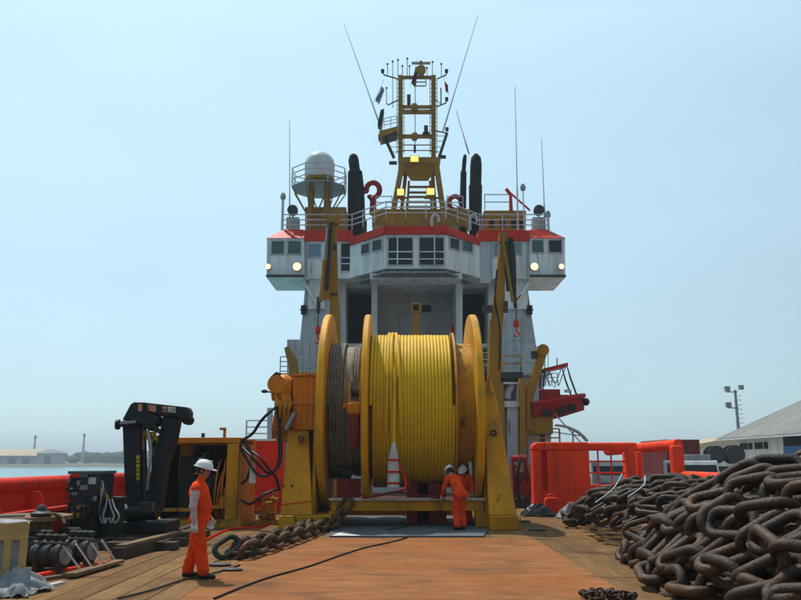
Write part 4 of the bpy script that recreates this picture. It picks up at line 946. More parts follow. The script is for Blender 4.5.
# red bearers and dark gear under the reel
for px, w in ((437,.5),(412,.3)):
    a = at(px,500,23); MB().mm((a.x-w/2,22.8,0),(a.x+w/2,23.15,1.15)).build('bearer', M['maroon'], st)
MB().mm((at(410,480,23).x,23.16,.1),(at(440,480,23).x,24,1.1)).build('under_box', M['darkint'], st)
MB().box(at(349,488,22.6),(.65,.4,.5)).build('roller_bracket', M['maroon'], st); MB().cyl(at(338,470,22.9),at(352,474,22.9),.16,n=12).build('roller', M['dark'], st)
MB().bar(at(470,462,22.6),at(472,495,22.6),.09).build('pale_prop', M['tape'], st)
# drive unit on the left frame
x0, x1 = at(293,400,22.2).x, at(316,400,22.2).x; z0, z1 = at(300,430,22.2).z, at(300,376,22.2).z
x1 = min(x1, -2.31)
dv = MB().mm((x0,22.2,z0+.004),(x1,24.9,z1)).build('drive_housing', M['amber'], st, bevel=.02)
MB().mm((x0-.05,22.15,(z0+z1)/2-.03),(x1+.0,22.199,(z0+z1)/2+.03)).build('housing_flange', M['amber'], dv)
MB().mm((x0-.06,22.12,z1+.003),(x1,24.95,z1+.06)).build('housing_lid', M['amber'], dv)
for k in range(4): MB().mm((x0+.08+k*.15,22.165,z0+.05),(x0+.1+k*.15,22.199,z1-.05)).build('housing_rib', M['amber'], dv)
for k in range(7): MB().cyl((x0+.05+k*.1,22.13,z1+.06),(x0+.05+k*.1,22.13,z1+.12),.025,n=6).build('bolt', M['core'], dv)
g = at(282,389,22.6)
MB().lathe(g,(1,0,0),[(-.28,.2),(-.26,.34),(-.1,.36),(.0,.42),(.14,.42),(.3,.3)],18).build('hydraulic_motor', M['amber'], st)
MB().lathe(g+V((-.1,0,.1)),(0,-1,0),[(0,.2),(.25,.2),(.3,.26),(.42,.26)],12).build('motor_port', M['amber'], st)
MB().lathe(g+V((-.05,.1,-1.1)),(1,0,0),[(-.2,.16),(-.18,.3),(.28,.3),(.3,.2)],16).build('hydraulic_motor', M['amber'], st)
for k, (x,y,w,h) in enumerate(((284,408,.34,.4),(288,420,.3,.4),(279,404,.2,.2),(278,421,.22,.3),(287,399,.26,.22))):
    MB().box(at(x,y,22.35),(w,.4,h)).build('valve_block', M['amber'], st, bevel=.015)
for k in range(7):
    x = 275.5+k*2.3; MB().tube(smoothpath([at(x,396+k%3*3,22.2),at(x+1.5,404,22.05),at(x-.5+k%2*2,414,22.1),at(x+1,426,22.2)],4),.03,6).build('pipe', M['amber'] if k%2 else M['core'], st)
mb = MB().slab([(268,388),(270,377),(276,371.5),(283,374),(281,380),(276,383),(277,391)],22.9,23.4)
mb.build('guard_plate', M['dark'], st, bevel=.02)
MB().tube([at(281,393,22.5),at(265,391.5,22.3)],.025,6).build('lever', M['steel'], st); MB().ball(at(264.5,391.3,22.3),.07,8,(1.4,1,.8)).build('lever_knob', M['dark'], st)
MB().tube([at(286,430,22.0),at(295,413,22.0)],.075,10).build('cylinder', M['steel'], st)
MB().mm((at(276,430,22.5).x,22.5,2.3),(x0-.003,24.4,3.95)).build('gear_case', M['amber'], st, bevel=.03)
# orange rope block with dark red tail hanging against the reel
c = at(355,400,21.4)
t = thing('rope_block', 'amber sheave block with a dark red tail hanging before the grey wire', 'block', (c.x,21.4,c.z-1.4))
for dx in (-.14,.14): MB().prism([(c.x+dx-.03,21.25,c.z-.1),(c.x+dx-.03,21.55,c.z-.1),(c.x+dx-.03,21.52,c.z+.5),(c.x+dx-.03,21.28,c.z+.5)],(.06,0,0)).build('cheek', M['amber'], t)
MB().lathe((c.x-.1,21.4,c.z+.2),(1,0,0),[(0,.05),(0,.18),(.06,.12),(.14,.12),(.2,.18),(.2,.05)],16).build('sheave', M['dark'], t)
MB().tube([(c.x,21.4,c.z-.05),(c.x,21.4,c.z-.12),(c.x,21.4,c.z-.34),(c.x,21.4,c.z-.42)],[.2,.26,.22,.12],12).build('swivel', M['amber'], t)
MB().bar((c.x-.32,21.4,c.z-.15),(c.x+.18,21.4,c.z-.15),.1).build('pin', M['amber'], t)
MB().tube([(c.x,21.4,c.z-.4),(c.x,21.42,c.z-.95),(c.x-.03,21.45,c.z-1.3)],[.15,.15,.05],8).build('tail', M['maroon'], t)
MB().tube([(c.x-.08,21.35,c.z+.45),(c.x-.12,21.7,c.z+1.0),(c.x-.12,22.1,ZC+.9)],.03,6).build('sling', M['wire'], t)
# socket hanging on the yellow rope
tp = at(394,440,21.55); bt = at(393.5,487,21.55)
t = thing('rope_socket', 'tapered white socket with red bands hanging from the yellow rope', 'rope socket', (bt.x,21.55,bt.z))
h = tp.z-bt.z
MB().tube([bt,bt+Z*h*.5,bt+Z*h*.8,tp],[.17,.16,.09,.03],16).build('sleeve', mat('socket_wrap',(.6,.56,.53),.7,dirt=(.3,.22,.2),amt=.6,scale=6), t)
for f, rr in ((.06,.178),(.3,.178),(.55,.166)): MB().tube([bt+Z*h*f,bt+Z*h*(f+.045)],[rr,rr],16).build('band', M['red'], t)
tail_pts = [tp-Z*.05,V((tp.x,21.56,tp.z+.5)),V((tp.x+.01,21.66,tp.z+1.2)),V((tp.x+.02,21.72,ZC+.7)),V((tp.x+.02,21.85,ZC+1.05))]
MB().tube(smoothpath(tail_pts,5),.045,8).build('rope_tail', M['rope'], t)
for s, m in ((.12,'orange'),(.2,'maroon')):
    MB().tube(smoothpath([bt+V((.1,-.05,h*.55)),bt+V((.24+s*.3,-.08,h*.3)),bt+V((.2+s,-.1,0)),bt+V((.1,-.12,-.1))],5),.03,8).build('sling', M[m], t)
# red strop lying over the cross beam
mb = MB().tube(smoothpath([at(363,500,21.85)+Z*.05,at(380,495.5,21.85),at(395,492,21.85),at(420,495,21.85),at(445,499.5,21.85)],6),.026,8)
tag(mb.build('strop', M['maroon']), 'thin red strop stretched along the top of the cross beam', 'strop')
# steel plate in front of the reel
a, b, c, e = atz(333,533.5), atz(479,533.5), atz(479,533.5)+V((0,4.2,0)), atz(333,533.5)+V((0,4.2,0))
xa, xb = at(334,512,22).x+.2, at(480,512,22).x-.2
mb = MB().prism([(a.x,19.35,.006),(b.x,19.35,.006),(2.27,21.25,.006),(2.27,26.3,.006),(-1.82,26.3,.006),(-1.82,21.25,.006)],(0,0,.035))
pl_ = thing('steel_plate', 'large flat dark grey steel plate on deck before the reel', 'plate', (0,20.5,0))
mb.build('sheet', M['plate'], pl_, bevel=.006)
MB().prism([(a.x+.05,19.36,.043),(a.x+.75,19.36,.043),(a.x+.22,20.4,.043)],(0,0,.004)).build('painted_mark', M['tape'], pl_)
for k, (px,py) in enumerate(((366,514),(385,531),(433,530))):
    q = atz(px,py,.045); MB().mm((q.x-.16,q.y-.05,.043),(q.x+.16,q.y+.05,.06)).build('weld_lug', M['steel'], pl_)
# ================================================================== LEFT SIDE GEAR
# hydraulic power pack
d = 22.2
t = thing('power_pack', 'amber framed hydraulic power pack with dark open interior behind the worker', 'power pack', (at(205,480,d).x,d,0))
X = lambda px, dd=d: at(px,480,dd).x
zt = at(205,437.5,d).z
def pp(n, a, b, m='yellow', **k): return MB().mm(a,b).build(n, M[m], t, **k)
pp('base_frame',(X(150),d,0),(X(242),d+2.3,.2),'core')
pp('corner_post',(X(226),d,.203),(X(238),d+.3,zt-.153),bevel=.012); pp('corner_post',(X(151),d,.203),(X(157),d+.3,zt-.153),bevel=.012)
pp('corner_post',(X(232),d+2.0,.203),(X(240),d+2.28,zt-.153)); pp('corner_post',(X(151),d+2.0,.203),(X(158),d+2.28,zt-.153))
pp('top_beam',(X(150),d-.02,zt-.15),(X(239),d+.28,zt),'amber',bevel=.012); pp('top_beam',(X(150),d+2.0,zt-.15),(X(239),d+2.3,zt),'amber')
pp('side_panel',(X(238.3),d+.05,.21),(X(241),d+2.2,zt-.16),'yellow'); pp('roof_panel',(X(152),d+.28,zt-.06),(X(238),d+1.99,zt-.02),'core')
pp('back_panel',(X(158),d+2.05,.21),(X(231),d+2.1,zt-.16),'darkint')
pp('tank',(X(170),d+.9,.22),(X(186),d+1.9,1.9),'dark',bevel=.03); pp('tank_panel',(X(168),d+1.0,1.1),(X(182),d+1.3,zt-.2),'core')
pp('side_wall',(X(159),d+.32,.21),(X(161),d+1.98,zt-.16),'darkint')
for k in range(9): pp('valve',(X(186+k*4.3),d+.3+.1*(k%3),.55+.17*(k*5%7)),(X(189.5+k*4.3),d+.5+.1*(k%3),.72+.17*(k*5%7)),('black','core','dark')[k%3])
pp('engine',(X(188),d+.5,.22),(X(212),d+1.6,1.35),'black',bevel=.05)
MB().lathe((X(190),d+.4,.85),(1,0,0),[(0,.1),(0,.34),(.5,.34),(.5,.1)],16).build('pump', M['dark'], t)
for k, (px,zz) in enumerate(((214,1.6),(217,1.3),(221,1.7),(218,.8),(223,1.1))):
    MB().tube(smoothpath([(X(px),d+.4,.25),(X(px-1.5),d+.3,zz*.5),(X(px+1),d+.35,zz),(X(px),d+.8,zz+.2)],5),.026,8).build('pipe', M['amber'], t)
for k, px in enumerate((192,197,203)): MB().tube(smoothpath([(X(px),d+.5,1.3),(X(px-2),d+.4,1.6),(X(px+1),d+.6,1.95),(X(px+4),d+1,2.0)],5),.035,8).build('hose', M['steel' if k == 1 else 'hose'], t)
pp('shelf',(X(212),d+.05,.5),(X(226),d+.5,.56),'amber'); pp('gusset',(X(220),d+.1,.57),(X(226),d+.14,.8),'amber')
pp('cross_tray',(X(158),d+.02,.42),(X(212),d+.25,.5),'core')
for px in (176,224.5):
    a = at(px,437,d+.1); MB().bar((a.x,d+.1,zt),(a.x,d+.1,zt+.22),.07).build('hook_post', M['amber'], t); MB().bar((a.x-.14,d+.1,zt+.24),(a.x+.035,d+.1,zt+.24),.07).build('hook_arm', M['amber'], t)
MB().cyl((X(200),d+.1,zt),(X(200),d+.1,zt+.12),.05,n=8).build('cap', M['dark'], t)
# hoses looping from the power pack to the drive
def hose(pts, r, lab, m='hose', cat='hose', grp=None, name='hydraulic_hose'):
    o = MB().tube(smoothpath(pts,8),r,8).build(name, M[m]); tag(o, lab, cat, grp); return o
dh = 22.0
hose([at(240,441,22.4),at(252,434,21.8),at(261,421,21.6),at(271,411,21.7),at(277,407,22.1)],.04,'upper black hose arching from the power pack to the drive unit')
hose([at(240,445,22.3),at(250,455,21.7),at(260,466,21.6),at(270,473,21.6),at(280,463,21.6),at(281,440,21.8),at(277,412,22.0),at(278,408,22.2)],.036,'black hose looping down past the red barrier and up to the drive unit')
hose([at(241,449,22.3),at(252,468,21.7),at(262,476,21.6),at(273,472,21.7),at(279,458,21.8),at(279,430,22.0),at(281,415,22.2)],.036,'lowest sagging black hose between power pack and drive unit')
hose([at(240,440,22.4),at(248,447,22.0),at(252,460,21.8),at(247,478,21.9),at(241,484,22.3)],.036,'short black hose curling back to the power pack post')
hose([at(241,500,22.3),at(250,504,21.7),at(262,496,21.6),at(272,491,21.7),at(279,489,21.9)],.036,'black hose rising from the foot of the power pack to the yellow frame')
hose([at(243,447,22.3),at(258,456,21.7),at(268,468,21.6),at(276,478,21.6),at(279,490,21.7)],.034,'black hose running diagonally across the red barrier to the frame foot')
c = at(252.5,473,21.9)
mb = MB().slab([(250,466),(254,466),(256,483),(249,483)],21.72,21.76); tag(mb.build('inspection_card', M['tape']), 'small white card hanging on the hoses before the red barrier', 'card')
MB_ = MB().tube([at(252,466,21.74),at(252.5,458,21.74)],.01,5); o = MB_.build('card_string', M['tape'], bpy.data.objects['inspection_card'])
# yellow valve cluster on the deck
a = atz(268,524)
t = thing('valve_stand', 'dirty yellow valve stand with levers beside the yellow frame foot', 'valve stand', (a.x,a.y,0))
MB().mm((a.x-.32,a.y-.2,0),(a.x+.28,a.y+.3,.12)).build('base', M['core'], t)
MB().mm((a.x-.2,a.y-.1,.123),(a.x+.2,a.y+.2,.62)).build('block', M['yellow'], t, bevel=.02)
rnd = random.Random(4)
for k in range(12): 
    p = V((a.x+rnd.uniform(-.28,.28),a.y-.13,rnd.uniform(.15,.8))); MB().lathe(p,(0,-1,0),[(-.05,.07),(.08,.07),(.1,.045),(.16,.045)],10).build('coupling', M['yellow'] if k%3 else M['core'], t)
for k in range(5): x = a.x-.2+k*.1; MB().cyl((x,a.y,.6),(x+.03,a.y-.08,.86+.03*(k%2)),.018,n=6).build('lever', M['steel'], t)
# black knuckle crane
d = 18.6
t = thing('knuckle_crane', 'folded black knuckle boom crane with peach marking plates on its boom', 'crane', (at(145,520,d).x,d,0))
D0, D1 = d, d+.5
MB().slab([(122,420.5),(140,420.5),(141,527),(126,527)],D0,D1).build('column', M['black'], t, bevel=.025)
MB().slab([(122,420),(130.5,404),(134,402),(146,402.3),(148,412),(158,417),(158,421),(149,431),(138,422)],D0-.08,D1-.1).build('elbow', M['black'], t, bevel=.02)
MB().slab([(143,402.2),(186.5,407),(189,412),(188,420),(183,420),(176,416.5),(158,416),(148,412)],D0+.02,D1-.06).build('jib', M['black'], t, bevel=.02)
MB().slab([(163,416.2),(177,416.8),(172.5,440),(164.5,465),(157.5,512),(145,514),(149,480),(157.5,440)],D0+.08,D1+.1).build('main_boom', M['black'], t, bevel=.02)
MB().slab([(158,421),(164,428),(152,424)],D0+.1,D1).build('link', M['black'], t)
MB().lathe(at(118.5,424.5,d-.06),(1,0,0),[(-.06,.04),(-.05,.12),(.02,.12),(.03,.055),(.42,.055),(.42,.03)],14).build('pivot_pin', M['black'], t)
MB().bar(at(120,423,d-.1),at(136,421.5,d-.1),.06).build('pin_bar', M['steel'], t)
MB().tube([at(150,424,d-.06),at(160,432,d-.06)],.055,8).build('link_ram', M['black'], t)
MB().tube([at(141.5,427,d+.2),at(142.5,450,d+.2)],.05,8).build('ram_rod', M['peach'], t); MB().tube([at(142.5,450,d+.2),at(146,505,d+.2)],.09,10).build('ram_barrel', M['dark'], t)
MB().tube(smoothpath([at(148,430,d-.05),at(151,450,d-.1),at(149,470,d-.1),at(147,490,d-.05)],5),.035,8).build('hose', M['steel'], t)
for k in range(5): MB().tube(smoothpath([at(145+k*3,428+k*2,d+.3),at(149+k*2,442,d+.25),at(150+k*3,460,d+.2),at(147+k*2,492,d+.1)],5),.025,6).build('hose', M['hose'], t)
for k in range(6): MB().box(at(146+k*2.6,433+(k*37%11),d+.2),(.09,.1,.12)).build('fitting', M['ochre'], t)
MB().tube([at(186,408,d+.2),at(190,409.5,d+.2),at(190.5,413,d+.2),at(188,415,d+.2)],.02,6).build('hook_eye', M['steel'], t)
MB().lathe(at(186.5,420,d+.1),(0,1,0),[(0,.04),(0,.11),(.3,.11),(.3,.04)],14).build('tip_pin', M['black'], t)
def plate_on(x0,y0,x1,y1,m,par): return MB().slab([(x0,y0),(x1,y0+(x1-x0)*.1),(x1,y1+(x1-x0)*.1),(x0,y1)],D0-.1 if x1 < 147 else D0-.005,D0-.085 if x1 < 147 else D0+.019).build('marking_plate', m, par)
plate_on(147.5,404.5,156,411,M['peach'],t); plate_on(162.3,406.2,167,412,M['peach'],t); plate_on(168,406.6,175.5,412,M['tape'],t); plate_on(138,404,142,411,M['peach'],t)
def text(s, loc, size, m, par, rot=(math.pi/2,0,0)):
    cu = bpy.data.curves.new('lettering','FONT'); cu.body = s; cu.size = size; cu.extrude = .003
    o = bpy.data.objects.new('lettering', cu); COL.objects.link(o); dg = bpy.context.evaluated_depsgraph_get()
    me = bpy.data.meshes.new_from_object(o.evaluated_get(dg)); bpy.data.objects.remove(o)
    me.materials.clear(); me.materials.append(m)
    q = bpy.data.objects.new('lettering', me); COL.objects.link(q); q.parent = par
    org = V((0,0,0)); p = par
    while p is not None: org += V(p.location); p = p.parent
    q.location = V(loc)-org; q.rotation_euler = rot; return q
text('FF', at(162.9,411.6,D0-.012), .105, M['dark'], t, (math.pi/2,math.radians(3),0)); text('120', at(168.3,411.3,D0-.012), .108, M['dark'], t, (math.pi/2,math.radians(3),0))
for k in range(6): MB().box(at(138,457+k*4.3,d-.008),(.07 if k%2 else .085,.012,.075)).build('painted_mark', M['ochre'], t)
MB().mm((at(118,520,d-.3).x,d-.3,.18),(at(166,520,d-.3).x,d+.9,.42)).build('base', M['black'], t, bevel=.03)
MB().lathe((at(126,508,d-.2).x,d-.15,.62),(1,0,0),[(0,.08),(0,.16),(.7,.16),(.7,.08)],14).build('slew_motor', M['black'], t)
MB().box(at(147,508,d-.25),(.3,.3,.26)).build('control_block', M['dark'], t, bevel=.02)
MB().box(at(121,507,d-.1),(.22,.2,.1)).build('white_cap', M['tape'], t)
for k in range(4): MB().cyl(at(141+k*4,512,d-.3),at(141.4+k*4,503,d-.32),.015,n=6).build('lever', M['steel'], t)
# low dark sled that carries the crane, with boards on it
t = thing('timber_sled', 'low dark timber sled under the black crane', 'sled', (-6,17.5,0))
for k, yy in enumerate((16.6,17.4,18.3,19.3)): MB().mm((-8.0,yy,0),(-4.55,yy+.35,.16)).build('beam', M['darkwood'], t, bevel=.015)
for k, xx in enumerate((-7.6,-6.4,-5.1)): MB().mm((xx,16.5,.163),(xx+.3,20.3,.178)).build('runner', M['darkwood'], t)
a = atz(117,560); b = atz(185,541)
t = thing('timber_board', 'pale board lying on a dark baulk beside the worker', 'board', (a+b)/2)
u = (b-a).normalized(); MB().bar(a+Z*.11,b+Z*.11,.24,.2).build('baulk', M['darkwood'], t, bevel=.01); MB().bar(a+Z*.235+u*.1,b+Z*.235-u*.5,.2,.045).build('plank', M['oldwood'], t)
a = atz(166,540); b = atz(200,529)
o = MB().bar(a+Z*.09,b+Z*.09,.22,.18).build('timber_baulk', M['darkwood'], bevel=.01); tag(o, 'short dark timber baulk behind the standing worker', 'timber')
# dark engine stand
d = 17.2
t = thing('engine_unit', 'dark engine unit with grey top panel before the red bulwark', 'engine', (at(83,520,d).x,d,0))
xa, xb = at(67,500,d).x, at(98,500,d).x; zt = at(80,471,d).z
MB().mm((xa,d,0),(xb,d+1.0,.14)).build('skid', M['dark'], t)
MB().mm((xa+.06,d+.08,.143),(xb-.06,d+.9,zt-.62)).build('body', M['black'], t, bevel=.03)
MB().mm((xa,d,zt-.6),(xb,d+.9,zt-.07)).build('control_box', M['dark'], t, bevel=.03)
MB().mm((xa-.02,d-.03,zt-.067),(xb+.02,d+.95,zt)).build('lid', M['plate'], t, bevel=.01)
for (a0,b0,a1,b1,m) in ((69,480,78,490,'steel'),(80,485,88,490,'steel'),(89.5,477.5,96,484,'galv'),(72,474,80,477,'redrail'),(81,474,88,477,'plate'),(70,492,78,495,'steel')):
    p = at(a0,b0,d); q = at(a1,b1,d); MB().mm((p.x,d-.035,q.z),(q.x,d-.001,p.z)).build('panel', M[m], t)
MB().lathe(at(74,485,d-.04),(0,1,0),[(0,.02),(0,.13),(.03,.14)],14).build('gauge', M['black'], t)
MB().lathe(at(82,508,d),(0,1,0),[(-.06,.05),(-.06,.22),(.07,.24)],16).build('flywheel', M['dark'], t); MB().box(at(82,506,d-.08),(.12,.05,.05)).build('badge', M['steel'], t)
for xx in (xa+.03,xb-.11): MB().mm((xx,d-.02,.145),(xx+.08,d+.06,zt-.63)).build('frame_post', M['black'], t)
for k in range(3): MB().tube(smoothpath([at(97,478+k*4,d+.2),at(103,484+k*5,d),at(101+k*2,500,d-.1),at(99,516,d+.1)],5),.022,6).build('hose', M['hose' if k else 'steel'], t)
for k in range(4): MB().box(at(99+k*2,486+k*3.5,d+.1),(.12,.1,.08)).build('fitting', M['ochre' if k%2 else 'steel'], t)
rr = random.Random(8)
for k in range(14):
    px = rr.uniform(68,97); py = rr.uniform(478,520); w = rr.uniform(.04,.13)
    MB().box(at(px,py,d-.03),(w,.08,rr.uniform(.03,.1))).build('fitting', M[('dark','steel','black','core')[k%4]], t)
for k in range(5): MB().tube(smoothpath([at(70+k*5,492+k%2*6,d-.06),at(72+k*5,502,d-.12),at(69+k*6,511,d-.1),at(74+k*4,519,d-.03)],5),.014,6).build('hose', M['hose'], t)
# small dark cabinet with cables
d = 17.6; a = at(112,497,d)
t = thing('cable_cabinet', 'small dark green cabinet with looped pale cables beside the black crane', 'cabinet', (a.x,d,0))
MB().mm((a.x-.17,d,0),(a.x+.17,d+.35,a.z-.06)).build('body', M['green'], t, bevel=.01); MB().mm((a.x-.22,d-.04,a.z-.057),(a.x+.22,d+.4,a.z)).build('lid', M['dark'], t)
for k, (x0,x1) in enumerate(((107,103),(109,114),(112,119),(105,100))):
    MB().tube(smoothpath([at(x0,499,d-.05),at(x0+(x1-x0)*.4,508,d-.15),at(x1,516,d-.2),at((x0+x1)/2,523,d-.15),at(x0,518,d-.03)],6),.018,6).build('cable', M['galv'], t)
# wooden spool lying on its side
d = 14.6; c = at(28,520,d); zt = .82
t = thing('wooden_spool', 'flat wooden cable spool with dark gear on top near the crate', 'spool', (c.x,d,0))
for z in (.0,zt-.07): MB().lathe((c.x,d,z),(0,0,1),[(0,.05),(0,.74),(.07,.74),(.07,.05)],32).build('disc', M['oldwood'], t)
MB().lathe((c.x,d,.071),(0,0,1),[(0,.4),(zt-.143,.4)],24).build('barrel', M['oldwood'], t)
for k in range(14):
    w = 2*math.pi*k/14; MB().box((c.x+.405*math.cos(w),d+.405*math.sin(w),zt/2),(.03,.15,zt-.16),Matrix.Rotation(w,3,'Z')).build('stave', M['oldwood'], t)
t = thing('rigging_gear', 'dark shackle and clamp lying on the wooden spool', 'rigging', (c.x+.35,d-.3,zt))
MB().lathe((c.x+.38,d-.35,zt+.003),(0,0,1),[(0,.16),(.06,.18),(.1,.1),(.16,.08),(.2,.04)],12).build('clamp', M['dark'], t); MB().tube(smoothpath([(c.x+.5,d-.3,zt+.03),(c.x+.62,d-.4,zt+.05),(c.x+.72,d-.3,zt-.02),(c.x+.8,d-.35,zt-.12)],5),.03,6).build('strop', M['oldwood'], t)
MB().tube(smoothpath([(c.x-.5,d-.4,zt+.02),(c.x-.2,d-.5,zt+.02),(c.x+.1,d-.35,zt+.02)],5),.025,6).build('bar', M['steel'], t)
# rack of dark rollers with green bolts and white rods
t = thing('roller_rack', 'rack of dark steel rollers with green knobs and slanted white rods', 'roller rack', (-5,12.6,0))
for (ex_, ey_, dd, ln) in ((65,556,13.1,.62),(92,551.5,13.75,.5),(50,549,13.9,.5),(78,546,14.4,.45)):
    c = at(ex_,ey_,dd); c.z = .30; ax = V((-1,.32,0)).normalized()
    pr = [(0,.05),(0,.15),(.02,.19)]; q = .02
    while q < ln-.1: pr += [(q+.1,.19),(q+.12,.15),(q+.18,.15),(q+.2,.19)]; q += .2
    pr += [(ln,.19),(ln,.05)]
    MB().lathe(c,ax,pr,24).build('roller', M['dark'], t)
    MB().lathe(c-ax*.022,ax,[(0,.09),(0,.14),(.021,.14),(.021,.09)],20).build('end_ring', M['steel'], t)
    MB().bar(c+Z*.2+ax*.02,c+Z*.2+ax*(ln-.02),.1,.025).build('keeper', M['steel'], t)
    for f in (.08,.32,.56,.82): MB().lathe(c+ax*(ln*f)+Z*.214,(0,0,1),[(0,.035),(.03,.035),(.03,.06),(.09,.065),(.115,.035)],10).build('knob', M['green'], t)
    for f in (.1,.8): MB().box(c+ax*(ln*f)+V((0,0,-.2)),(.08,.3,.2)).build('cradle', M['darkwood'], t)
for (a0,b0,dd,a1,b1) in ((63,546,13.05,80,569),(76,544,13.3,91,566),(91,543,13.7,104,563),(102,540.5,13.95,114,559)):
    MB().bar(at(a0,b0,dd),atz(a1,b1,.09),.026).build('rod', M['tape'], t)
MB().bar(atz(70,575,.06),atz(119,561,.06),.2,.06).build('sled', M['oldwood'], t, bevel=.01)
MB().bar(atz(22,572,.04),atz(66,566,.04),.3,.05).build('sled', M['darkwood'], t)
a = atz(14,584); b = atz(72,573); c = atz(112,566)
o = MB().tube(smoothpath([a+Z*.05,b+Z*.05,c+Z*.05],6),.05,8).build('red_pipe', M['redrail']); tag(o, 'faded red pipe lying on deck below the roller rack', 'pipe')
a = atz(20,592); b = atz(92,577)
t = thing('timber_offcut', 'short pale timber offcuts lying beside the plastic film', 'timber', (a+b)/2)
MB().bar(atz(30,583)+Z*.025,atz(66,577)+Z*.025,.12,.05).build('offcut', M['oldwood'], t); MB().bar(atz(38,590)+Z*.02,atz(62,584)+Z*.02,.1,.04).build('offcut', M['galv'], t)
MB().bar(atz(28,572)+Z*.03,atz(46,567)+Z*.03,.22,.06).build('offcut', M['oldwood'], t)
# wooden crate with film
d = 11.3; xr = at(21,550,d+.45).x; zt = at(10,525,d).z
t = thing('wooden_crate', 'pale slatted wooden crate at the deck side', 'crate', (xr-.9,d,0))
MB().mm((xr-1.8,d,zt-.22),(xr,d+.03,zt)).build('top_board', M['crate'], t); MB().mm((xr-1.8,d,.02),(xr,d+.03,.28)).build('bottom_board', M['crate'], t)
for k in range(9): MB().mm((xr-.1-k*.2,d+.002,.283),(xr-.0-k*.2-.002,d+.028,zt-.223)).build('slat', M['crate'], t)
MB().mm((xr-.029,d+.033,.02),(xr,d+.62,zt)).build('side_panel', M['crate'], t); MB().mm((xr-1.8,d+.625,.02),(xr,d+.65,zt)).build('back_board', M['crate'], t)
MB().mm((xr-1.75,d+.1,.05),(xr-.06,d+.4,zt-.1)).build('content', M['galv'], t)
MB().mm((xr-1.82,d-.02,0),(xr+.0,d+.45,.018)).build('base', M['crate'], t)
def crumple(name, mtl, c, sx, sy, sz, seed, lab, cat, n=34, par=None):
    rnd = V((seed*3.1,seed*1.7,seed*.9)); mb = MB(); vs = []
    for j in range(n+1):
        for i in range(n+1):
            u = i/n*2-1; v = j/n*2-1; rr = max(abs(u),abs(v)); 
            p = V((u*2.2,v*2.2,0))+rnd
            edge = 1+.22*mnoise.noise(p*.7)
            h = max(0,(1-rr**2))*sz*(.75+.5*mnoise.noise(p*.8))+.16*sz*abs(mnoise.noise(p*1.7))*2+.02*sz*abs(mnoise.noise(p*5))
            vs.append((c[0]+u*sx*edge+.05*sx*mnoise.noise(p*3), c[1]+v*sy*edge, c[2]+.008+h))
    f = [(j*(n+1)+i,j*(n+1)+i+1,(j+1)*(n+1)+i+1,(j+1)*(n+1)+i) for j in range(n) for i in range(n)]
    m = len(vs); vs2 = [(x,y,z-.006) for x,y,z in vs]
    mb.add(vs+vs2, f+[tuple(m+k for k in q[::-1]) for q in f])
    o = mb.build(name, mtl, par)
    if par is None: tag(o, lab, cat)
    return o
cr = t; cn = at(27,550,11.6); ang = math.radians(24)
cr.rotation_euler = (0,0,ang); cr.location = (cn.x-.9*math.cos(ang), 11.6-.9*math.sin(ang), 0)
ps = crumple('plastic_sheet', M['plastic'], (0,0,0), .85,.2,.07,9,'crumpled pale plastic sheet laid over the crate top','plastic sheet')
ps.rotation_euler = (0,0,ang); ps.location = V(cr.location)+V((-.22*math.sin(ang),.22*math.cos(ang),zt+.006))
q = atz(8,596); crumple('plastic_film', M['plastic'], (q.x-.2,q.y+.2,0), .55,.4,.34,2,'crumpled pale plastic film heaped on deck before the crate','plastic film',48)
# cables on the deck
def on(px, py): return atz(px,py,0)+Z*.02
hose([on(214,600),on(262,581),on(310,567),on(360,550),on(402,540),on(425,530),on(445,522)],.015,'long black cable running over the worn deck to the steel plate','hose','cable',None,'deck_cable')
hose([on(118,600),on(150,592),on(184,581),on(215,574),on(240,566)],.014,'black cable passing under the standing worker','hose','cable',None,'deck_cable')
hose([atz(385,530,.06),atz(405,526,.06),atz(412,519,.06),atz(395,514,.06),atz(366,514.5,.06)],.013,'curved black cable lying on the steel plate','hose','cable',None,'deck_cable')
hose([on(205,541),on(230,530),on(262,527),on(292,517)],.03,'dark red hose lying along the foot of the power pack','redrail','hose',None,'deck_hose')
# bags by the orange barrier
q = at(538,511,26.6); crumple('rubbish_bag', M['bag'], (q.x,26.6,0), .55,.35,.42,5,'shiny black bag on deck at the orange barrier','bag',26)
q = at(578,511,25.8); crumple('plastic_bundle', M['plastic'], (q.x,25.8,0), .62,.42,.5,6,'pale grey plastic bundle between barrier and chain','bundle',30)
q = at(553,512,26.9); q.y = 26.9
t = thing('fuel_can', 'small red metal can before the orange barrier', 'can', (q.x,q.y,0))
MB().prism([(x,q.y,z) for x,z in rc(q.x-.24,q.x+.24,0,.58,.12,(2,3),5)],(0,.3,0)).build('body', M['redrail'], t, bevel=.03); MB().tube(smoothpath([(q.x-.14,q.y+.15,.57),(q.x-.1,q.y+.15,.66),(q.x+.1,q.y+.15,.66),(q.x+.14,q.y+.15,.57)],4),.025,6).build('handle', M['redrail'], t)
for k,(px,py,s) in enumerate(((537,530.5,.25),(521,522,.3),(232,571,.18),(220,566,.2))):  # flat dark discs standing in for cast shadows of stand and worker
    q = atz(px,py); mb = MB(); mb.lathe((q.x,q.y,.004),(0,0,1),[(0,s*.9),(.03,s),(.05,s*.5),(.055,.01)],9)
    o = mb.build('shadow_patch', M['dark']); o.scale = (1,.55,1)
    tag(o, ('flat dark patch as painted shadow on the planks right of the reel stand','flat dark patch as painted shadow at the foot of the reel stand','small dark patch as painted shadow beside the boots of the standing worker','small dark patch as painted shadow between worker and chain end')[k], 'shadow patch')
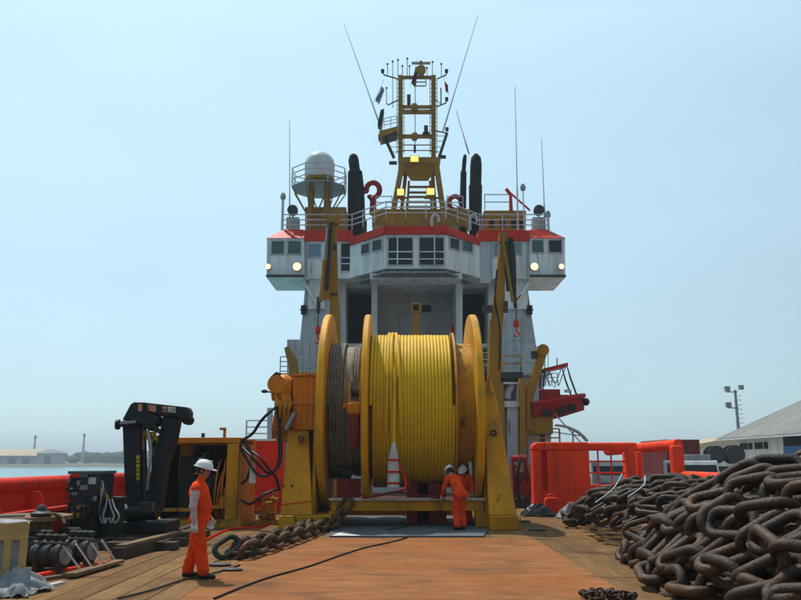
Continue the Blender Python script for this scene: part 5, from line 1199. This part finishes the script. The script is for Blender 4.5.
# ================================================================== CHAINS
def linkmesh(name, dia, m, ns=8, na=9):
    L = 6*dia; Wd = 3.5*dia; r = dia/2; R = Wd/2-r; hs = L/2-Wd/2
    pts = []
    for i in range(na+1): w = -math.pi/2+math.pi*i/na; pts.append(V((hs+R*math.cos(w), R*math.sin(w), 0)))
    for i in range(na+1): w = math.pi/2+math.pi*i/na; pts.append(V((-hs+R*math.cos(w), R*math.sin(w), 0)))
    return MB().tube(pts, r, ns, closed=True).mesh(name, m)
def put_link(me, parent, pos, dirv, roll):
    o = bpy.data.objects.new('link', me); COL.objects.link(o); o.parent = parent
    o.location = V(pos)-parent.location
    d = V(dirv).normalized(); a = Z.cross(d)
    if a.length < 1e-3: a = V((0,1,0))
    a.normalize(); b = d.cross(a)
    M3 = Matrix((d,a,b)).transposed()
    o.rotation_euler = (M3 @ Matrix.Rotation(roll,3,'X')).to_euler()
    return o
BIG = .138
bigs = [linkmesh('big_link', BIG, M['chain'], 10, 10)]
def mounds(lst):
    def h(x, y):
        z = 0
        for cx,cy,rx,ry,hh,pw in lst:
            q = ((x-cx)/rx)**2+((y-cy)/ry)**2
            if q < 1: z = max(z, hh*(1-q)**pw)
        return z
    return h
def chain_heap(root, me, path, h, dia, rnd, lift, jit):
    """follow a path in plan, lay links over the heap surface, alternate links turned"""
    pitch = 4*dia; pts = [V((x,y,h(x,y)+lift)) for x,y in path]
    dense = []
    for a, b in zip(pts[:-1], pts[1:]):
        n = max(1,int((b-a).length/.04))
        for i in range(n):
            p = a.lerp(b,i/n); dense.append(V((p.x,p.y,h(p.x,p.y)+lift)))
    pos = [dense[0]]
    for p in dense:
        if (p-pos[-1]).length >= pitch: pos.append(p)
    n = 0
    for i in range(len(pos)-1):
        a, b = pos[i], pos[i+1]; c = (a+b)/2; d = b-a
        base = .25 if i%2 else math.pi/2-.15
        roll = base+rnd.uniform(-jit,jit)
        d = d.normalized()+V((rnd.uniform(-.28,.28),rnd.uniform(-.28,.28),rnd.uniform(-.3,.3)))
        put_link(me, root, c+V((rnd.uniform(-.04,.04),rnd.uniform(-.04,.04),rnd.uniform(-.02,.06))), d, roll); n += 1
    return n
def zig(x0, x1f, ys, rnd, skew):
    path = []
    for i, y in enumerate(ys):
        a = (x0(y),y+skew*.5); b = (x1f(y),y-skew*.5)
        seq = [a,b] if i%2 == 0 else [b,a]
        m = [(seq[0][0]+(seq[1][0]-seq[0][0])*f, seq[0][1]+(seq[1][1]-seq[0][1])*f+rnd.uniform(-.12,.12)) for f in (0,.25,.5,.75,1)]
        path += m
    return path
rnd = random.Random(21)
# near heap
hA = mounds([(6.3,11.4,2.7,4.0,1.42,.8),(4.9,10.2,1.5,2.4,.5,.8)])
heapA = thing('chain_heap', 'tall heap of heavy rusty chain on the right, highest beside the blue door', 'chain', (6,10.5,0))
ys = [7.9+i*.6 for i in range(12)]
chain_heap(heapA, bigs[0], zig(lambda y: 7.4, lambda y: 3.7+.1*abs(y-11), ys, rnd, -1.4), hA, BIG, rnd, .12, .7)
ys = [8.2+i*.74 for i in range(9)]
chain_heap(heapA, bigs[0], zig(lambda y: 7.0, lambda y: 4.0+.12*abs(y-11), ys, rnd, -1.9), hA, BIG, rnd, .30, 1.1)
for k in range(80):
    x = rnd.uniform(3.9,6.4); y = rnd.uniform(8.4,14.0); hh = hA(x,y)
    if hh < .25: continue
    z = rnd.uniform(.12,max(.15,hh-.1)); w = rnd.uniform(0,6.28)
    put_link(bigs[0], heapA, (x,y,max(.32,z)), (math.cos(w),math.sin(w),rnd.uniform(-.5,.5)), rnd.uniform(0,3))
# loose chain along the foot of the near heap
foot = [(3.95,12.6),(3.62,12.0),(3.55,11.3),(3.75,10.6),(4.1,10.2),(4.6,9.7),(5.2,9.3),(5.9,9.0)]
chain_heap(heapA, bigs[0], foot, lambda x,y: .0, BIG, rnd, .17, .3)
# far heap
hB = mounds([(6.7,18.8,2.7,5.0,1.0,.6),(5.7,17.4,1.5,3.0,.66,.7)])
heapB = thing('chain_heap', 'lower dark heap of rusty chain before the orange barrier', 'chain', (6.6,18,0))
MID = .112; mids = linkmesh('mid_link', MID, M['chain'], 8, 8)
ys = [15.2+i*.52 for i in range(16)]
chain_heap(heapB, mids, zig(lambda y: 8.4, lambda y: 4.3+.085*abs(y-18), ys, rnd, -1.0), hB, MID, rnd, .13, .6)
ys = [15.4+i*.66 for i in range(12)]
chain_heap(heapB, mids, zig(lambda y: 7.8, lambda y: 4.6+.1*abs(y-18), ys, rnd, -1.8), hB, MID, rnd, .27, 1.0)
# thin bright wires hanging over the far heap
for k, (pts, lab) in enumerate((([(645,478,19),(636,500,17.5),(629,518,17)],'thin pale wire draped down the lower chain heap'),([(622,474,20),(606,498,18.5),(596,515,18)],'thin pale wire at the outer edge of the lower chain heap'))):
    P_ = [at(*p) for p in pts]
    for p in P_: p.z = max(p.z, hB(p.x,p.y)+.5)
    P_[1] = P_[1]+V((.15,-.1,.05)); o = MB().tube(smoothpath(P_,6),.013,6).build('pale_wire', M['galv']); tag(o, lab, 'wire')
# chain laid on the deck on the left
SM = .112; sml = linkmesh('deck_link', SM, M['chain2'], 8, 8)
dc = thing('deck_chain', 'brown chain lying in a double row from the worker to the cross beam', 'chain', (-2.5,17,0))
p0 = atz(232,558); p1 = atz(262,549); p2 = atz(300,536); p3 = atz(326,524)
runs = [[p0,p1,p2,p3,V((-1.75,21.2,.12)),V((-1.5,21.75,.55)),V((-1.2,22.15,.95))],[p0+V((.25,-.35,0)),p1+V((.3,-.25,0)),p2+V((.3,-.2,0)),p3+V((.3,-.3,0)),V((-1.72,20.6,.1))]]
for k, pts in enumerate(runs):
    dn = smoothpath([p+Z*(.17 if p.z < .05 else 0) for p in pts], 30); pos = [dn[0]]
    for p in dn:
        if (p-pos[-1]).length >= SM*4: pos.append(p)
    for i in range(len(pos)-1):
        put_link(sml, dc, (pos[i]+pos[i+1])/2, pos[i+1]-pos[i], (.6 if i%2 else math.pi/2+.6)+rnd.uniform(-.2,.2))
dia = .105; ge = linkmesh('end_link', dia, M['green'], 10, 10)
q = atz(228,560); put_link(ge, dc, q+V((-.05,.1,.22)), (.5,.6,.35), 1.0)
put_link(ge, dc, q+V((.2,.25,.12)), (1,.35,.0), .2)
# little pile of dark red chain near the camera
t = thing('small_chain', 'small dark chain pile on the worn deck at the heap foot', 'chain', atz(604,596))
q = atz(606,599); sc = linkmesh('small_link', .028, M['chain'], 6, 6)
for k in range(46):
    w = rnd.uniform(0,6.28); rr = .26*math.sqrt(rnd.random())
    put_link(sc, t, q+V((rr*1.3*math.cos(w),rr*.8*math.sin(w)-.05,.05+.09*(1-rr/.26)*rnd.random())), (rnd.uniform(-1,1),rnd.uniform(-1,1),rnd.uniform(-.3,.3)), rnd.uniform(0,3))
# ================================================================== PEOPLE
def capsule(mb, a, b, ra, rb, n=12):
    a = V(a); b = V(b); d = b-a; L = d.length
    if L < 1e-5: mb.ball(a, ra, n); return
    d.normalize(); m = 5
    pts = []; rs = []
    for i in range(m): w = math.pi/2*(1-i/m); pts.append(a-d*(ra*math.sin(w))); rs.append(max(ra*math.cos(w),.002))
    for i in range(m+1): w = math.pi/2*i/m; pts.append(b+d*(rb*math.sin(w))); rs.append(max(rb*math.cos(w),.002))
    mb.tube(pts, rs, n)
def person(loc, yaw, segs, head, hdir, label, regions, face=True, vox=.011, group=None):
    """segs: list of (a, b, ra, rb, material key); local frame: +x is where the person faces"""
    root = thing('person', label, 'person', loc, group); root.rotation_euler = (0,0,yaw)
    mb = MB(); caps = []
    for a, b, ra, rb, k in segs: capsule(mb, a, b, ra, rb); caps.append((V(a),V(b),ra,rb,k))
    H = V(head); q = V(hdir).normalized(); up = V((0,0,1)); side = up.cross(q).normalized(); up2 = q.cross(side)
    def hp(f, s, u): return H+q*f+side*s+up2*u
    def hb(f, s, u, r, k='skin', sz=(1,1,1)): mb.ball(hp(f,s,u), r, 12, sz); caps.append((hp(f,s,u),hp(f,s,u)+V((1e-4,0,0)),r,r,k))
    hb(-.012,0,.02,.1,'skin',(1.0,.82,1.05)); hb(.02,0,-.05,.072,'skin'); hb(.045,0,-.085,.045,'skin')
    hb(.098,0,-.018,.017); hb(.105,0,-.034,.016); hb(.09,0,.015,.016)          # nose
    hb(.088,0,-.066,.018,'skin'); hb(.084,0,-.08,.018,'skin')                     # lips
    for s in (-1,1): hb(-.005,s*.083,-.01,.022,'skin'); hb(-.005,s*.085,-.03,.016,'skin'); hb(.075,s*.034,.028,.02,'skin')
    me = bpy.data.meshes.new('body'); me.from_pydata([tuple(v) for v in mb.v],[],mb.f)
    tmp = bpy.data.objects.new('tmp', me); COL.objects.link(tmp)
    rm = tmp.modifiers.new('r','REMESH'); rm.mode = 'VOXEL'; rm.voxel_size = vox; rm.use_smooth_shade = True
    sm = tmp.modifiers.new('s','SMOOTH'); sm.iterations = 3; sm.factor = .5
    dg = bpy.context.evaluated_depsgraph_get(); m2 = bpy.data.meshes.new_from_object(tmp.evaluated_get(dg))
    bpy.data.objects.remove(tmp); m2.name = 'body'
    keys = ['cover','skin','sleeve','glove','boot','hair']; m2.materials.clear()
    for k in keys: m2.materials.append(M[k])
    import numpy as np
    n = len(m2.polygons); C = np.empty(n*3); m2.polygons.foreach_get('center', C); C = C.reshape(-1,3)
    D = np.full(n, 1e9); K = np.zeros(n, dtype=np.int32)
    for a, b, ra, rb, k in caps:
        a_ = np.array(a); ab = np.array(b)-a_; tt = np.clip(((C-a_)@ab)/max(ab@ab,1e-9),0,1)
        dd = np.linalg.norm(C-(a_+tt[:,None]*ab),axis=1)-(ra+(rb-ra)*tt); m_ = dd < D; D[m_] = dd[m_]; K[m_] = keys.index(k)
    m2.polygons.foreach_set('material_index', K); m2.polygons.foreach_set('use_smooth', [True]*n)
    nn = [V(v.normal) for v in m2.vertices]
    for v, vn in zip(m2.vertices, nn):
        c = V(v.co)
        if c.z < H.z-.22 and c.z > .1: v.co = c+vn*(.009*mnoise.noise(V((c.x*6,c.y*6,c.z*9)))+.005*mnoise.noise(V((c.x*12,c.y*12,c.z*22))))
    body = bpy.data.objects.new('body', m2); COL.objects.link(body); body.parent = root
    # hair, helmet
    R3 = Matrix((q,side,up2)).transposed()
    def place(mbx, name, mt):
        mbx.v = [tuple(H+R3 @ V(v)) for v in mbx.v]
        o = bpy.data.objects.new(name, mbx.mesh(name, mt)); COL.objects.link(o); o.parent = root; return o
    hr = MB(); hr.lathe((-.018,0,0),(0,0,1),[(-.06,.085),(-.03,.099),(.02,.104),(.045,.1)],20)
    hr.v = [(x*1.0-(.012 if z < 0 else 0) if x < .03 else .03+(x-.03)*.1, y*.9, z) for x,y,z in hr.v]
    place(hr,'hair',M['hair'])
    hm = MB(); n = 24; prof = [(.035,.124),(.05,.127),(.09,.121),(.125,.1),(.15,.066),(.163,.03),(.166,.002)]
    hm.lathe((-.005,0,0),(0,0,1),prof,n); hm.v = [(x*1.13,y*.96,z) for x,y,z in hm.v]
    shell = place(hm,'helmet',M['helmet'])
    br = MB(); outer = []; 
    for i in range(n):
        w = 2*math.pi*i/n; e = .022+(.05*max(0,math.cos(w))**1.5)
        outer.append(((.127*1.13+e)*math.cos(w)-.005,(.127*.96+.02)*math.sin(w),.034-.014*max(0,math.cos(w))))
    br.prism(outer,(0,0,.012)); place(br,'helmet_brim',M['helmet']); 
    rg = MB(); rg.bar((-.12,0,.13),(.1,0,.14),.035,.05); place(rg,'helmet_ridge',M['helmet'])
    if face:
        for s in (-1,1):
            ey = MB(); ey.ball((.088,s*.033,.012),.011,8); place(ey,'eye',M['hair'])
            eb = MB(); eb.tube([(.092,s*.018,.033),(.088,s*.05,.03)],.006,6); place(eb,'eyebrow',M['hair'])
        mo = MB(); mo.tube([(.1,-.022,-.073),(.106,0,-.073),(.1,.022,-.073)],.004,6); place(mo,'mouth',M['maroon'])
    return root
def hand(segs, wrist, d, palm_n, k, curl=.5, s=1.0):
    """palm plus four fingers and a thumb; d points to the fingers, palm_n out of the palm"""
    w = V(wrist); d = V(d).normalized(); n = V(palm_n).normalized(); a = d.cross(n).normalized()
    for off in (-.026,-.009,.009,.026): segs.append((w+a*off*s,w+d*.085*s+a*off*1.15*s,.019*s,.016*s,k))
    for off, ln in ((-.03,.07),(-.011,.085),(.01,.08),(.03,.062)):
        b = w+d*.088*s+a*off*1.25*s; c = b+(d*math.cos(curl)+n*math.sin(curl))*ln*.55*s; e = c+(d*math.cos(curl*2)+n*math.sin(curl*2))*ln*.5*s
        segs.append((b,c,.0115*s,.0105*s,k)); segs.append((c,e,.0105*s,.009*s,k))
    t0 = w+d*.02*s-a*.034*s; t1 = t0+(d*.7-a*.55+n*.35).normalized()*.05*s; t2 = t1+(d*.9+n*.4).normalized()*.035*s
    segs.append((t0,t1,.016*s,.013*s,k)); segs.append((t1,t2,.013*s,.011*s,k))
def legs(segs, hipz, feet, hw=.1):
    for s, (fx, fy, kx) in feet.items():
        hip = V((.0,s*hw,hipz)); kn = V((kx,s*(hw+.01)*.95,hipz*.53)); an = V((fx,fy,.12))
        segs += [(hip,kn,.118,.104,'cover'),(kn,an+V((0,0,.02)),.104,.096,'cover'),
                 (an+V((-.02,0,-.05)),an+V((.0,0,-.0)),.058,.06,'boot'),(an+V((-.05,0,-.075)),an+V((.09,0,-.075)),.045,.045,'boot'),(an+V((.09,0,-.075)),an+V((.16,0,-.082)),.047,.036,'boot')]
# standing worker, facing along +X, arm hanging towards the camera
sg = []
legs(sg,.84,{-1:(.13,-.1,.07),1:(-.15,.12,-.06)},.095)
sg += [((.0,-.07,.86),(.0,.07,.86),.135,.135,'cover'),((.025,0,.95),(.045,0,1.08),.165,.165,'cover'),((.03,0,1.08),(-.01,0,1.28),.17,.165,'cover'),((-.02,-.13,1.38),(-.02,.13,1.38),.095,.095,'cover'),((-.03,-.08,1.26),(-.03,.08,1.26),.13,.13,'cover'),
       ((-.01,0,1.42),(.015,0,1.5),.075,.065,'cover'),((.01,0,1.48),(.03,0,1.58),.058,.056,'skin')]
sh_, el, wr = V((-.02,-.21,1.36)), V((-.035,-.265,1.09)), V((-.0,-.27,.86))
sg += [((-.02,-.16,1.38),sh_,.09,.082,'cover'),(sh_,el,.074,.06,'sleeve'),(el,wr,.06,.044,'sleeve')]; hand(sg,wr,(.02,-.02,-1),(.2,.95,0),'glove',.55,1.12)
sh_, el, wr = V((-.02,.21,1.36)), V((.02,.26,1.09)), V((.12,.24,.88))
sg += [((-.02,.16,1.38),sh_,.09,.08,'cover'),(sh_,el,.074,.06,'cover'),(el,wr,.06,.044,'cover')]; hand(sg,wr,(.2,-.02,-1),(.2,-.95,0),'glove',.55,1.12)
w0 = atz(194,579.5); w0.y += .1; w0.z = .0
person(w0, math.radians(2), sg, (.045,0,1.635),(.96,-.1,-.2),'standing worker in orange coverall and white helmet with pale sleeve and white glove', None, vox=.009)
# bending worker seen from behind
def bent(lean, reach):
    g = []
    legs(g,.86,{-1:(0.02,-.11,.05),1:(-.04,.11,.03)},.09)
    sx = .40*lean
    g += [((-.05,-.07,.9),(-.05,.07,.9),.15,.15,'cover'),((-.03,0,.95),(sx*.45,0,1.14),.16,.165,'cover'),((sx*.45,0,1.14),(sx*.85,0,1.28),.165,.15,'cover'),((sx*.9,-.14,1.32),(sx*.9,.14,1.32),.095,.095,'cover'),((sx*1.0,0,1.38),(sx*1.3,0,1.44),.07,.06,'skin')]
    for s in (-1,1):
        a = V((sx*.9,s*.2,1.3)); e = V((sx*1.05,s*.27,1.04)); w = V((sx*1.05+reach,s*.2,.86))
        g += [(a,e,.076,.062,'cover'),(e,w,.062,.045,'cover')]; hand(g,w,(.5,0,-.8),(.3,-s,.2),'glove',.6,1.05)
    return g, (sx*1.35+.03,0,1.5)
g, hd = bent(.85,.2)
w1 = V((at(459.5,500,21.0).x,21.0,.043))
pb_ = person(w1, math.radians(118), g, hd,(.75,.1,-.65),'worker in orange coverall bending over at the cross beam, back turned', None, vox=.012)
g, hd = bent(.35,.02)
pc_ = person((1.80,22.66,.043), math.radians(250), g, hd,(.85,0,-.5),'worker half hidden behind the bending worker, white helmet showing', None, vox=.014)

for o in (pb_, pc_): o.scale = (.97,.97,.97)
# ================================================================== HARBOUR HAZE
hzm = bpy.data.materials.new('harbour_haze'); hzm.use_nodes = True
ht = hzm.node_tree; ht.nodes.remove(ht.nodes['Principled BSDF'])
pv = ht.nodes.new('ShaderNodeVolumePrincipled'); pv.inputs['Color'].default_value = (.6,.71,.8,1)
pv.inputs['Density'].default_value = .0006; pv.inputs['Anisotropy'].default_value = .2
ht.links.new(pv.outputs[0], ht.nodes['Material Output'].inputs['Volume'])
hzo = MB().mm((-4100,-310,-6),(4100,4100,46)).build('haze', hzm); hzo['kind'] = 'stuff'
